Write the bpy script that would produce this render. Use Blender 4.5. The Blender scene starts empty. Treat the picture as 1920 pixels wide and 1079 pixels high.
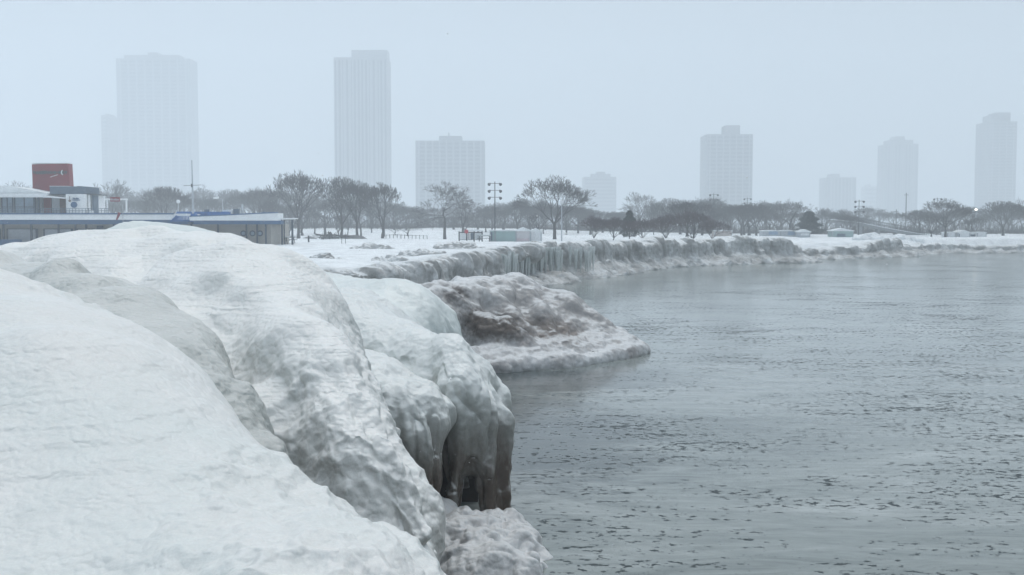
import bpy, bmesh, math, random
import numpy as np
from mathutils import Vector, Matrix

# ------------------------------------------------------------------ camera, world, sun, exposure
scene = bpy.context.scene
C = scene.collection
FPX = 2058.0                       # focal length in pixels of the 1920 px photo
EYE = 4.5
HOR = 420.0
PITCH = math.atan((539.5 - HOR) / FPX)
cam_d = bpy.data.cameras.new('camera')
cam_d.sensor_width = 36.0
cam_d.lens = 36.0 * FPX / 1920.0
cam_d.clip_start = 0.05
cam_d.clip_end = 8000
cam = bpy.data.objects.new('camera', cam_d)
C.objects.link(cam)
cam.location = (0, 0, EYE)
cam.rotation_euler = (math.radians(90) - PITCH, 0, 0)
scene.camera = cam

OVERCAST = (5.1, 5.95, 6.75)
SUN_EL, SUN_AZ = math.radians(66), math.radians(15)
world = bpy.data.worlds.new("World")
scene.world = world
world.use_nodes = True
wn, wl = world.node_tree.nodes, world.node_tree.links
wn.clear()
sky = wn.new('ShaderNodeTexSky'); sky.sky_type = 'NISHITA'; sky.sun_disc = False
sky.sun_elevation = SUN_EL; sky.sun_rotation = SUN_AZ
sky.air_density = 1.0; sky.dust_density = 6.0; sky.ozone_density = 1.0
bg = wn.new('ShaderNodeBackground'); bg.inputs['Strength'].default_value = 0.15
mixw = wn.new('ShaderNodeMix'); mixw.data_type = 'RGBA'
mixw.inputs['Factor'].default_value = 0.75            # overcast: an even white cloud layer over the blue sky
# overcast luminance: a cloud deck about three times brighter overhead than at the horizon
tcw = wn.new('ShaderNodeTexCoord'); spw = wn.new('ShaderNodeSeparateXYZ'); wl.new(tcw.outputs['Generated'], spw.inputs[0])
mrw = wn.new('ShaderNodeMapRange'); wl.new(spw.outputs['Z'], mrw.inputs['Value'])
mrw.inputs['From Min'].default_value = 0.0; mrw.inputs['From Max'].default_value = 1.0
mrw.inputs['To Min'].default_value = 0.36; mrw.inputs['To Max'].default_value = 1.3
vmw = wn.new('ShaderNodeVectorMath'); vmw.operation = 'SCALE'; vmw.inputs[0].default_value = OVERCAST
wl.new(mrw.outputs['Result'], vmw.inputs['Scale']); wl.new(vmw.outputs[0], mixw.inputs['B'])
wl.new(sky.outputs['Color'], mixw.inputs['A'])
wl.new(mixw.outputs['Result'], bg.inputs['Color'])
wo = wn.new('ShaderNodeOutputWorld')
wl.new(bg.outputs['Background'], wo.inputs['Surface'])

sun_d = bpy.data.lights.new('sun', 'SUN'); sun_d.energy = 1.35; sun_d.angle = math.radians(45)
sun_d.color = (1.0, 0.97, 0.93)
sun = bpy.data.objects.new('sun', sun_d); C.objects.link(sun)
sd = Vector((math.sin(SUN_AZ) * math.cos(SUN_EL), math.cos(SUN_AZ) * math.cos(SUN_EL), math.sin(SUN_EL)))
sun.rotation_euler = sd.to_track_quat('Z', 'Y').to_euler()

scene.view_settings.view_transform = 'Standard'
scene.view_settings.look = 'None'
scene.view_settings.exposure = 0.0
scene.view_settings.gamma = 1.0
scene.cycles.volume_bounces = 3
scene.cycles.max_bounces = 8
scene.cycles.transparent_max_bounces = 8

# ------------------------------------------------------------------ helpers
R = random.Random(7)
SP, CP = math.sin(PITCH), math.cos(PITCH)

def P(u, v, D):
    """point at distance D (along +Y) seen at photo pixel (u, v)"""
    a = (u - 960.0) / FPX; b = (539.5 - v) / FPX
    dx, dy, dz = a, CP + b * SP, -SP + b * CP
    s = D / dy
    return np.array([dx * s, D, EYE + dz * s])

def tag(o, label=None, cat=None, group=None, kind=None):
    if label: o['label'] = label
    if cat: o['category'] = cat
    if group: o['group'] = group
    if kind: o['kind'] = kind
    return o

def empty(name, loc=(0, 0, 0), label=None, cat=None, group=None):
    o = bpy.data.objects.new(name, None); C.objects.link(o); o.location = loc
    return tag(o, label, cat, group)

def mesh_np(name, V, F, mat, parent=None, smooth=True):
    """V (n,3), F (m,k) arrays -> object"""
    V = np.ascontiguousarray(V, dtype=np.float32); F = np.ascontiguousarray(F, dtype=np.int32)
    me = bpy.data.meshes.new(name)
    k = F.shape[1]
    me.vertices.add(len(V)); me.vertices.foreach_set('co', V.ravel())
    me.loops.add(F.size); me.loops.foreach_set('vertex_index', F.ravel())
    me.polygons.add(len(F)); me.polygons.foreach_set('loop_start', np.arange(0, F.size, k, dtype=np.int32))
    me.update(calc_edges=True)
    me.validate()
    if smooth: me.polygons.foreach_set('use_smooth', np.ones(len(me.polygons), dtype=bool))
    if mat: me.materials.append(mat)
    o = bpy.data.objects.new(name, me); C.objects.link(o)
    if parent: o.parent = parent
    return o

class MB:
    """collects simple solids into ONE mesh"""
    def __init__(s): s.v = []; s.f = []
    def add(s, vs, fs):
        b = len(s.v); s.v += [tuple(map(float, p)) for p in vs]; s.f += [tuple(b + i for i in f) for f in fs]
    def box(s, x0, x1, y0, y1, z0, z1):
        s.add([(x0, y0, z0), (x1, y0, z0), (x1, y1, z0), (x0, y1, z0), (x0, y0, z1), (x1, y0, z1), (x1, y1, z1), (x0, y1, z1)],
              [(0, 3, 2, 1), (4, 5, 6, 7), (0, 1, 5, 4), (1, 2, 6, 5), (2, 3, 7, 6), (3, 0, 4, 7)])
    def tube(s, a, b, r0, r1=None, n=6):
        r1 = r0 if r1 is None else r1
        a = Vector(a); b = Vector(b); d = (b - a)
        if d.length < 1e-6: return
        q = d.to_track_quat('Z', 'Y')
        vs = []
        for c, r in ((a, r0), (b, r1)):
            for i in range(n):
                t = 2 * math.pi * i / n
                vs.append(c + q @ Vector((r * math.cos(t), r * math.sin(t), 0)))
        fs = [(i, (i + 1) % n, n + (i + 1) % n, n + i) for i in range(n)] + [tuple(range(n - 1, -1, -1)), tuple(range(n, 2 * n))]
        s.add(vs, fs)
    def prism(s, pts, y0, y1):
        """outline pts in XZ (counter-clockwise seen from -Y), extruded from y0 to y1"""
        n = len(pts)
        s.add([(x, y0, z) for x, z in pts] + [(x, y1, z) for x, z in pts],
              [tuple(range(n)), tuple(range(2 * n - 1, n - 1, -1))] + [((i + 1) % n, i, n + i, n + (i + 1) % n) for i in range(n)])
    def plan(s, pts, z0, z1):
        """outline pts in XY extruded from z0 to z1 (floats or lists)"""
        n = len(pts)
        if not isinstance(z0, (list, tuple)): z0 = [z0] * n
        if not isinstance(z1, (list, tuple)): z1 = [z1] * n
        s.add([(p[0], p[1], z0[i]) for i, p in enumerate(pts)] + [(p[0], p[1], z1[i]) for i, p in enumerate(pts)],
              [tuple(range(n - 1, -1, -1)), tuple(range(n, 2 * n))] + [(i, (i + 1) % n, n + (i + 1) % n, n + i) for i in range(n)])
    def build(s, name, mat, parent=None, smooth=False, loc=None):
        me = bpy.data.meshes.new(name); me.from_pydata(s.v, [], s.f); me.validate()
        if smooth: me.polygons.foreach_set('use_smooth', [True] * len(me.polygons))
        me.materials.append(mat); me.update()
        o = bpy.data.objects.new(name, me); C.objects.link(o)
        if parent: o.parent = parent
        if loc is not None: o.location = loc
        return o

# ---- numpy noise
def _h(ix, iy, iz, seed):
    n = (ix.astype(np.uint32) * np.uint32(374761393) + iy.astype(np.uint32) * np.uint32(668265263)
         + iz.astype(np.uint32) * np.uint32(2147483647) + np.uint32(seed) * np.uint32(974711))
    n = (n ^ (n >> np.uint32(13))) * np.uint32(1274126177)
    n = n ^ (n >> np.uint32(16)); n = n * np.uint32(2246822519); n = n ^ (n >> np.uint32(15))
    return n.astype(np.float32) / np.float32(4294967295.0)

def vnoise(p, seed=0):
    """value noise, p (n,3) -> (n,) in -1..1"""
    i = np.floor(p).astype(np.int64); f = (p - i).astype(np.float32)
    f = f * f * f * (f * (f * 6 - 15) + 10)
    r = 0
    for dx in (0, 1):
        wx = f[:, 0] if dx else 1 - f[:, 0]
        for dy in (0, 1):
            wy = f[:, 1] if dy else 1 - f[:, 1]
            for dz in (0, 1):
                wz = f[:, 2] if dz else 1 - f[:, 2]
                r = r + wx * wy * wz * _h(i[:, 0] + dx, i[:, 1] + dy, i[:, 2] + dz, seed)
    return r * 2 - 1

def fbm(p, octs=4, seed=0, gain=0.5, lac=2.03):
    r = 0; a = 1.0; q = np.array(p, dtype=np.float64)
    for o in range(octs):
        r = r + a * vnoise(q, seed + o * 17); q = q * lac + 3.7; a *= gain
    return r

def worley(p, seed=0):
    """F1 distance"""
    i = np.floor(p).astype(np.int64); best = np.full(len(p), 9.0, dtype=np.float32)
    for dx in (-1, 0, 1):
        for dy in (-1, 0, 1):
            for dz in (-1, 0, 1):
                c = i + np.array([dx, dy, dz])
                o = np.stack([_h(c[:, 0], c[:, 1], c[:, 2], seed + k) for k in (1, 2, 3)], 1)
                d = ((c + o - p) ** 2).sum(1)
                best = np.minimum(best, d)
    return np.sqrt(best)

def sstep(a, b, x):
    t = np.clip((x - a) / (b - a), 0, 1); return t * t * (3 - 2 * t)

# ---- implicit surfaces -> mesh (surface nets)
def smin(a, b, k):
    h = np.clip(0.5 + 0.5 * (b - a) / k, 0, 1)
    return b * (1 - h) + a * h - k * h * (1 - h)

class Ice:
    def __init__(s): s.seg = []; s.cuts = []
    def cut(s, pts): s.cuts.append(pts); return s
    def chain(s, pts, k=0.3):
        """pts: list of (xyz, radius)"""
        if len(pts) == 1: pts = pts * 2
        s.seg.append(([(np.array(a[0], float), np.array(b[0], float), a[1], b[1]) for a, b in zip(pts[:-1], pts[1:])], k))
        return s
    def lip(s, sil, side=1, k=0.3, sink=0.0):
        """sil: (u, v, D, r): outline points seen in the photo; tube axis set one radius inside the outline"""
        out = []
        n = len(sil)
        for i, (u, v, D, r) in enumerate(sil):
            a = sil[max(i - 1, 0)]; b = sil[min(i + 1, n - 1)]
            tx, ty = b[0] - a[0], b[1] - a[1]; L = math.hypot(tx, ty)
            nx, ny = -ty / L * side, tx / L * side
            rp = r * FPX / D
            p = P(u + nx * rp, v + ny * rp, D)
            out.append((p - np.array([0, 0, sink]), r))
        return s.chain(out, k)
    def field(s, X, Y, Z):
        F = None
        for segs, k in s.seg:
            G = None
            for a, b, r0, r1 in segs:
                d = b - a; L = max(float(d @ d), 1e-9)
                px, py, pz = X - a[0], Y - a[1], Z - a[2]
                t = np.clip((px * d[0] + py * d[1] + pz * d[2]) / L, 0, 1)
                e = np.sqrt((px - t * d[0]) ** 2 + (py - t * d[1]) ** 2 + (pz - t * d[2]) ** 2) - (r0 + (r1 - r0) * t)
                G = e if G is None else np.minimum(G, e)
            F = G if F is None else smin(F, G, k)
        for pts in s.cuts:      # hollows
            for (a, r0), (b, r1) in zip(pts[:-1], pts[1:]):
                a = np.array(a, float); b = np.array(b, float); d = b - a; L = max(float(d @ d), 1e-9)
                px, py, pz = X - a[0], Y - a[1], Z - a[2]
                t = np.clip((px * d[0] + py * d[1] + pz * d[2]) / L, 0, 1)
                e = np.sqrt((px - t * d[0]) ** 2 + (py - t * d[1]) ** 2 + (pz - t * d[2]) ** 2) - (r0 + (r1 - r0) * t)
                F = -smin(-F, e, 0.05)
        return F

def surface_nets(F, ax, ay, az):
    S = F < 0
    nx, ny, nz = F.shape
    c = np.zeros((nx - 1, ny - 1, nz - 1), dtype=np.uint8)
    for dx in (0, 1):
        for dy in (0, 1):
            for dz in (0, 1):
                c += S[dx:nx - 1 + dx, dy:ny - 1 + dy, dz:nz - 1 + dz]
    act = (c > 0) & (c < 8)
    I, J, K = np.nonzero(act)
    idx = -np.ones(act.shape, dtype=np.int64); idx[I, J, K] = np.arange(len(I))
    acc = np.zeros((len(I), 3)); cnt = np.zeros(len(I))
    cor = [(a, b, d) for a in (0, 1) for b in (0, 1) for d in (0, 1)]
    vals = {q: F[I + q[0], J + q[1], K + q[2]] for q in cor}
    for q in cor:
        for axn in range(3):
            if q[axn] == 0:
                q2 = list(q); q2[axn] = 1; q2 = tuple(q2)
                f0, f1 = vals[q], vals[q2]
                m = (f0 < 0) != (f1 < 0)
                t = np.where(m, f0 / np.where(m, f0 - f1, 1), 0)
                for ch in range(3):
                    acc[:, ch] += np.where(m, q[ch] + (t if ch == axn else 0), 0)
                cnt += m
    acc /= cnt[:, None]
    V = np.stack([np.interp(I + acc[:, 0], np.arange(nx), ax), np.interp(J + acc[:, 1], np.arange(ny), ay),
                  np.interp(K + acc[:, 2], np.arange(nz), az)], 1)
    faces = []
    for axn in range(3):
        sl0 = [slice(None)] * 3; sl1 = [slice(None)] * 3
        sl0[axn] = slice(0, -1); sl1[axn] = slice(1, None)
        a, b = S[tuple(sl0)], S[tuple(sl1)]
        e = a != b
        o1, o2 = [k for k in range(3) if k != axn]
        e = e.copy()
        for o in (o1, o2):
            z = [slice(None)] * 3; z[o] = 0; e[tuple(z)] = False
            z[o] = -1; e[tuple(z)] = False
        Q = np.stack(np.nonzero(e), 1)
        if not len(Q): continue
        def cell(d1, d2):
            q = Q.copy(); q[:, o1] -= d1; q[:, o2] -= d2
            return idx[q[:, 0], q[:, 1], q[:, 2]]
        f = np.stack([cell(0, 0), cell(1, 0), cell(1, 1), cell(0, 1)], 1)
        ins = a[Q[:, 0], Q[:, 1], Q[:, 2]]
        flip = ins if axn != 1 else ~ins
        f[~flip] = f[~flip][:, ::-1]
        faces.append(f)
    return V, np.concatenate(faces)[:, ::-1]

def normals(V, F):
    a = V[F[:, 2]] - V[F[:, 0]]; b = V[F[:, 3 % F.shape[1]]] - V[F[:, 1]]
    fn = np.cross(a, b); N = np.zeros_like(V)
    for k in range(F.shape[1]):
        for ch in range(3):
            N[:, ch] += np.bincount(F[:, k], fn[:, ch], len(V))
    return N / (np.linalg.norm(N, axis=1, keepdims=True) + 1e-12)

def subdivide(V, F):
    """linear split of quads into four"""
    n = len(V)
    E = np.concatenate([np.stack([F[:, k], F[:, (k + 1) % 4]], 1) for k in range(4)])
    Es = np.sort(E, 1); key = Es[:, 0].astype(np.int64) * n + Es[:, 1]
    uq, inv = np.unique(key, return_inverse=True)
    a, b = uq // n, uq % n
    EV = (V[a] + V[b]) / 2; FV = V[F].mean(1)
    m = len(F); e = (inv.reshape(4, m) + n).T; c = np.arange(m) + n + len(uq)
    NF = np.concatenate([np.stack([F[:, k], e[:, k], c, e[:, (k - 1) % 4]], 1) for k in range(4)])
    return np.concatenate([V, EV, FV]), NF

def relax(V, F, it=1):
    n = len(V)
    for _ in range(it):
        acc = np.zeros_like(V); cnt = np.zeros(n)
        for k in range(4):
            a, b = F[:, k], F[:, (k + 1) % 4]
            for ch in range(3):
                acc[:, ch] += np.bincount(a, V[b, ch], n) + np.bincount(b, V[a, ch], n)
            cnt += np.bincount(a, minlength=n) + np.bincount(b, minlength=n)
        V = V * 0.4 + 0.6 * acc / np.maximum(cnt, 1)[:, None]
    return V

def ice_mesh(name, ice, box, step, mat, disp, subs=1, parent=None, relax_it=1, warp=None, post=0):
    (x0, x1), (y0, y1), (z0, z1) = box
    ax = np.arange(x0, x1 + step, step); ay = np.arange(y0, y1 + step, step); az = np.arange(z0, z1 + step, step)
    X, Y, Z = np.meshgrid(ax.astype(np.float32), ay.astype(np.float32), az.astype(np.float32), indexing='ij')
    if warp: X, Y, Z = warp(X, Y, Z)
    Fd = ice.field(X, Y, Z)
    V, Fc = surface_nets(Fd, ax, ay, az)
    V = relax(V, Fc, relax_it)
    for _ in range(subs):
        V, Fc = subdivide(V, Fc); V = relax(V, Fc, 1)
    N = normals(V, Fc)
    V = V + disp(V, N)
    if post: V = relax(V, Fc, post)
    return mesh_np(name, V, Fc, mat, parent)

# ------------------------------------------------------------------ materials
def new_mat(name):
    m = bpy.data.materials.new(name); m.use_nodes = True
    n, l = m.node_tree.nodes, m.node_tree.links
    return m, n, l, n['Principled BSDF']

def N_(n, t, **kw):
    o = n.new(t)
    for k, v in kw.items():
        if k in o.inputs: o.inputs[k].default_value = v
        else: setattr(o, k, v)
    return o

def ramp(n, stops):
    r = n.new('ShaderNodeValToRGB'); el = r.color_ramp.elements
    while len(el) < len(stops): el.new(0.5)
    for e, (p, c) in zip(el, stops):
        e.position = p; e.color = (c[0], c[1], c[2], 1) if not isinstance(c, float) else (c, c, c, 1)
    return r

def plain(name, col, rough=0.7, var=0.12, scale=3.0, metal=0.0, bump=0.0):
    m, n, l, b = new_mat(name)
    tc = N_(n, 'ShaderNodeTexCoord'); nz = N_(n, 'ShaderNodeTexNoise', Scale=scale, Detail=5.0)
    l.new(tc.outputs['Object'], nz.inputs['Vector'])
    lo = [c * (1 - var) for c in col]; hi = [min(1, c * (1 + var)) for c in col]
    r = ramp(n, [(0.3, lo), (0.7, hi)])
    l.new(nz.outputs['Fac'], r.inputs['Fac']); l.new(r.outputs['Color'], b.inputs['Base Color'])
    b.inputs['Roughness'].default_value = rough; b.inputs['Metallic'].default_value = metal
    if bump:
        bp = N_(n, 'ShaderNodeBump', Strength=bump, Distance=0.02)
        l.new(nz.outputs['Fac'], bp.inputs['Height']); l.new(bp.outputs['Normal'], b.inputs['Normal'])
    return m

def ice_mat(name, snow, clear, dirt, grain=70.0, bump=0.5, dist=0.012, rough=0.28, sss=0.25, dirt_amt=0.0, ripple=0.0,
            zdirt=None, blobs=(), clear_bias=0.5, tops=0.0, topz=None, topn=(0.62, 0.92), rz=14.0):
    m, n, l, b = new_mat(name)
    geo = N_(n, 'ShaderNodeNewGeometry'); pos = geo.outputs['Position']
    big = N_(n, 'ShaderNodeTexNoise', Scale=0.55, Detail=5.0, Roughness=0.6)
    l.new(pos, big.inputs['Vector'])
    r1 = ramp(n, [(clear_bias - 0.16, clear), (clear_bias + 0.14, snow)])
    l.new(big.outputs['Fac'], r1.inputs['Fac'])
    # fine mottling
    fin = N_(n, 'ShaderNodeTexNoise', Scale=6.0, Detail=6.0, Roughness=0.65)
    l.new(pos, fin.inputs['Vector'])
    rf = ramp(n, [(0.25, 0.90), (0.75, 1.06)])
    l.new(fin.outputs['Fac'], rf.inputs['Fac'])
    mul = N_(n, 'ShaderNodeMix', data_type='RGBA', blend_type='MULTIPLY'); mul.inputs['Factor'].default_value = 1
    l.new(r1.outputs['Color'], mul.inputs['A']); l.new(rf.outputs['Color'], mul.inputs['B'])
    gA = N_(n, 'ShaderNodeTexNoise', Scale=grain * 0.8, Detail=3.0, Roughness=0.8); l.new(pos, gA.inputs['Vector'])
    rg_ = ramp(n, [(0.3, 0.86), (0.7, 1.07)]); l.new(gA.outputs['Fac'], rg_.inputs['Fac'])
    mulg = N_(n, 'ShaderNodeMix', data_type='RGBA', blend_type='MULTIPLY'); mulg.inputs['Factor'].default_value = 1
    l.new(mul.outputs['Result'], mulg.inputs['A']); l.new(rg_.outputs['Color'], mulg.inputs['B'])
    col = mulg.outputs['Result']
    sep = N_(n, 'ShaderNodeSeparateXYZ'); l.new(pos, sep.inputs[0])
    def mix_in(fac_out, color, col):
        mx = N_(n, 'ShaderNodeMix', data_type='RGBA')
        l.new(fac_out, mx.inputs['Factor']); l.new(col, mx.inputs['A'])
        mx.inputs['B'].default_value = (*color, 1)
        return mx.outputs['Result']
    def math_(op, a, bb, clamp=False):
        q = N_(n, 'ShaderNodeMath', operation=op, use_clamp=clamp)
        for k, v in ((0, a), (1, bb)):
            if hasattr(v, 'links'): l.new(v, q.inputs[k])
            else: q.inputs[k].default_value = v
        return q.outputs[0]
    if dirt_amt > 0 or zdirt:
        dn = N_(n, 'ShaderNodeTexNoise', Scale=1.6, Detail=7.0, Roughness=0.65); 
        mp = N_(n, 'ShaderNodeMapping'); mp.inputs['Scale'].default_value = (1.6, 1.6, 0.45)
        l.new(pos, mp.inputs['Vector']); l.new(mp.outputs['Vector'], dn.inputs['Vector'])
        if zdirt:   # frozen-in sand, on the lobe also painted hollow shade, by height
            zlo, zhi = zdirt
            zz = N_(n, 'ShaderNodeMapRange', interpolation_type='SMOOTHSTEP')
            l.new(sep.outputs['Z'], zz.inputs['Value'])
            zz.inputs['From Min'].default_value = zhi; zz.inputs['From Max'].default_value = zlo
            f = math_('MULTIPLY', zz.outputs['Result'], math_('MULTIPLY', dn.outputs['Fac'], 1.9 * dirt_amt), True)
        else:
            f = math_('MULTIPLY', math_('SUBTRACT', dn.outputs['Fac'], 0.45), 4.0 * dirt_amt, True)
        col = mix_in(f, dirt, col)
    for (c, rad, dc, amt) in blobs:      # patches of sandy brown ice, one painting a hollow's shade
        d = N_(n, 'ShaderNodeVectorMath', operation='SUBTRACT'); l.new(pos, d.inputs[0]); d.inputs[1].default_value = c
        s = N_(n, 'ShaderNodeVectorMath', operation='DIVIDE'); l.new(d.outputs[0], s.inputs[0]); s.inputs[1].default_value = rad
        ln = N_(n, 'ShaderNodeVectorMath', operation='LENGTH'); l.new(s.outputs[0], ln.inputs[0])
        e = math_('ADD', ln.outputs['Value'], math_('MULTIPLY', math_('SUBTRACT', fin.outputs['Fac'], 0.5), 0.7))
        mr = N_(n, 'ShaderNodeMapRange', interpolation_type='SMOOTHSTEP'); l.new(e, mr.inputs['Value'])
        mr.inputs['From Min'].default_value = 1.15; mr.inputs['From Max'].default_value = 0.45
        mr.inputs['To Max'].default_value = amt
        col = mix_in(mr.outputs['Result'], dc, col)
    if tops > 0:      # snow on the level tops, whitened also to paint in shading contrast
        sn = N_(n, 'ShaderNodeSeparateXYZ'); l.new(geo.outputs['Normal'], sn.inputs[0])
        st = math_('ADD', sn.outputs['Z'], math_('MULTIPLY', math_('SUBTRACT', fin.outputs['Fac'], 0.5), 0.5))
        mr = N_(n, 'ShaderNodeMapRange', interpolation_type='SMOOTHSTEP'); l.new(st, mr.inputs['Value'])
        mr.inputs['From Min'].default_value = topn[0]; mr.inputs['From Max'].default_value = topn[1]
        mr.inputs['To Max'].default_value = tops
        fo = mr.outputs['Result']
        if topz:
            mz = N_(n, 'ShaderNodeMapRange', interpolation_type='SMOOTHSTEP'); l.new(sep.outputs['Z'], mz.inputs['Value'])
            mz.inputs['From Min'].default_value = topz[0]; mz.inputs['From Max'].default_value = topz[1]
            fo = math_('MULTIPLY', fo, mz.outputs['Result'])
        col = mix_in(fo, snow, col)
    l.new(col, b.inputs['Base Color'])
    b.inputs['Roughness'].default_value = rough
    b.inputs['IOR'].default_value = 1.31
    if sss > 0:
        b.inputs['Subsurface Weight'].default_value = sss
        b.inputs['Subsurface Radius'].default_value = (0.6, 0.9, 1.0)
        b.inputs['Subsurface Scale'].default_value = 0.08
    # bump: knobs + frost grain (+ ripples)
    vo = N_(n, 'ShaderNodeTexVoronoi', feature='SMOOTH_F1', Scale=grain * 0.22); vo.inputs['Smoothness'].default_value = 0.6
    wv = N_(n, 'ShaderNodeTexNoise', Scale=5.0, Detail=3.0)
    l.new(pos, wv.inputs['Vector'])
    addv = N_(n, 'ShaderNodeVectorMath', operation='MULTIPLY_ADD'); l.new(wv.outputs['Color'], addv.inputs[0])
    addv.inputs[1].default_value = (0.12, 0.12, 0.12); l.new(pos, addv.inputs[2])
    l.new(addv.outputs[0], vo.inputs['Vector'])
    gr = N_(n, 'ShaderNodeTexNoise', Scale=grain, Detail=4.0, Roughness=0.75); l.new(pos, gr.inputs['Vector'])
    h1 = math_('MULTIPLY', math_('POWER', vo.outputs['Distance'], 1.6), -1.3)
    h2 = math_('MULTIPLY', gr.outputs['Fac'], 0.35)
    h = math_('ADD', h1, h2)
    bp = N_(n, 'ShaderNodeBump', Strength=bump, Distance=dist)
    l.new(h, bp.inputs['Height'])
    last = bp
    if ripple > 0:
        mp = N_(n, 'ShaderNodeMapping'); mp.inputs['Scale'].default_value = (0.35, 1.2, rz)
        wl2 = N_(n, 'ShaderNodeTexNoise', Scale=0.8, Detail=2.0); l.new(pos, wl2.inputs['Vector'])
        ad2 = N_(n, 'ShaderNodeVectorMath', operation='MULTIPLY_ADD'); l.new(wl2.outputs['Color'], ad2.inputs[0])
        ad2.inputs[1].default_value = (0.12, 0.12, 0.12); l.new(pos, ad2.inputs[2])
        l.new(ad2.outputs[0], mp.inputs['Vector'])
        rn = N_(n, 'ShaderNodeTexNoise', Scale=1.3, Detail=1.5, Roughness=0.45); l.new(mp.outputs['Vector'], rn.inputs['Vector'])
        b2 = N_(n, 'ShaderNodeBump', Strength=1.0, Distance=ripple); l.new(rn.outputs['Fac'], b2.inputs['Height'])
        sr = N_(n, 'ShaderNodeSeparateXYZ'); l.new(geo.outputs['Normal'], sr.inputs[0])
        mr2 = N_(n, 'ShaderNodeMapRange', interpolation_type='SMOOTHSTEP'); l.new(sr.outputs['Z'], mr2.inputs['Value'])
        mr2.inputs['From Min'].default_value = 0.55; mr2.inputs['From Max'].default_value = 0.9
        l.new(mr2.outputs['Result'], b2.inputs['Strength'])
        l.new(b2.outputs['Normal'], bp.inputs['Normal'])
    l.new(last.outputs['Normal'], b.inputs['Normal'])
    return m

SNOWC = (0.84, 0.87, 0.88)
M_ICICLE = ice_mat('icicle_ice', (0.66, 0.69, 0.68), (0.46, 0.50, 0.49), (0.3, 0.25, 0.2), grain=40, bump=0.5, dist=0.01, sss=0.0)
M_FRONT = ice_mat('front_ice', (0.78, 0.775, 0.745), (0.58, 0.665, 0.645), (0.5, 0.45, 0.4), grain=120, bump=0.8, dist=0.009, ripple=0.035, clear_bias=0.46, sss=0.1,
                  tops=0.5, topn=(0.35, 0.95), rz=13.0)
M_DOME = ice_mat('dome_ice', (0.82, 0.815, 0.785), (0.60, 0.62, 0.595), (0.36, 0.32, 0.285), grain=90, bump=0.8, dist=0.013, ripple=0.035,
                 clear_bias=0.58, dirt_amt=0.55, zdirt=(0.8, 3.5), sss=0.1, tops=0.95, topn=(0.22, 0.72), rz=22.0)  # flanks darker than tops: shading contrast put into the colour
M_GULLY = ice_mat('gully_ice', (0.74, 0.74, 0.71), (0.48, 0.50, 0.475), (0.26, 0.22, 0.19), grain=90, bump=0.9, dist=0.018, ripple=0.02,  # clear, sandy ice, toned darker to paint in the gully's shade
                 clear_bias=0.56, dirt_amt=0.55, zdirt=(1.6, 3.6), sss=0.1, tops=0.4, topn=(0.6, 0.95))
M_LOBE = ice_mat('lobe_ice', (0.75, 0.765, 0.745), (0.45, 0.475, 0.45), (0.10, 0.078, 0.062), grain=70, bump=0.7, dist=0.011,  # dark sand tone also paints the hollow's shade; tops whitened for shading contrast
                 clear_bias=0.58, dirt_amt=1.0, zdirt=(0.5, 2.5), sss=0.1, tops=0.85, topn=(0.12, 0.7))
M_FOOT = ice_mat('foot_ice', (0.66, 0.66, 0.65), (0.34, 0.33, 0.32), (0.22, 0.17, 0.145), grain=60, bump=0.9, dist=0.02,
                 clear_bias=0.52, dirt_amt=0.30, sss=0.1, tops=0.7, topn=(0.2, 0.8))
M_SMOOTH = ice_mat('smooth_ice', (0.76, 0.79, 0.765), (0.52, 0.57, 0.55), (0.3, 0.25, 0.2), grain=60, bump=0.5, dist=0.012, clear_bias=0.5, sss=0.1, tops=0.6, topn=(0.3, 0.9))
_b1 = P(930, 605, 35.0); _b2 = P(1035, 625, 36.6); _b3 = P(845, 560, 36.0)  # last one paints the shade of the arch hollow into the ice colour
M_ROCK = ice_mat('sandy_ice', (0.72, 0.73, 0.73), (0.34, 0.33, 0.325), (0.18, 0.155, 0.140), grain=26, bump=0.8, dist=0.05, clear_bias=0.52,
                 dirt_amt=0.42, tops=0.7, topn=(0.72, 0.98), sss=0.0, blobs=[(tuple(P(985, 585, 38.0)), (5.0, 4.0, 1.15), (.29, .275, .265), .75), (tuple(_b1), (1.6, 1.5, .78), (.065, .050, .040), .95), (tuple(_b2), (1.9, 1.5, .7), (.17, .14, .12), .8), (tuple(_b3), (.75, 1.4, .5), (.05, .04, .035), .95)])
M_WALL = ice_mat('wall_ice', (0.80, 0.82, 0.82), (0.38, 0.38, 0.37), (0.21, 0.19, 0.17), grain=12, bump=0.9, dist=0.14, clear_bias=0.58,
                 dirt_amt=0.45, tops=0.9, sss=0.0, topz=(0.75, 1.35))
M_SNOW = ice_mat('snow', SNOWC, (0.60, 0.62, 0.63), (0.5, 0.5, 0.5), grain=20, bump=0.7, dist=0.05, rough=0.7, sss=0.0, clear_bias=0.43)

# ------------------------------------------------------------------ foreground ice mounds
def knobs(V, f, seed, wob=0.5):
    """rounded knobs with narrow creases"""
    q = V * f + fbm(V * 2.2, 2, seed + 5)[:, None] * wob
    w = worley(q, seed)
    return 0.45 - w * w

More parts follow.
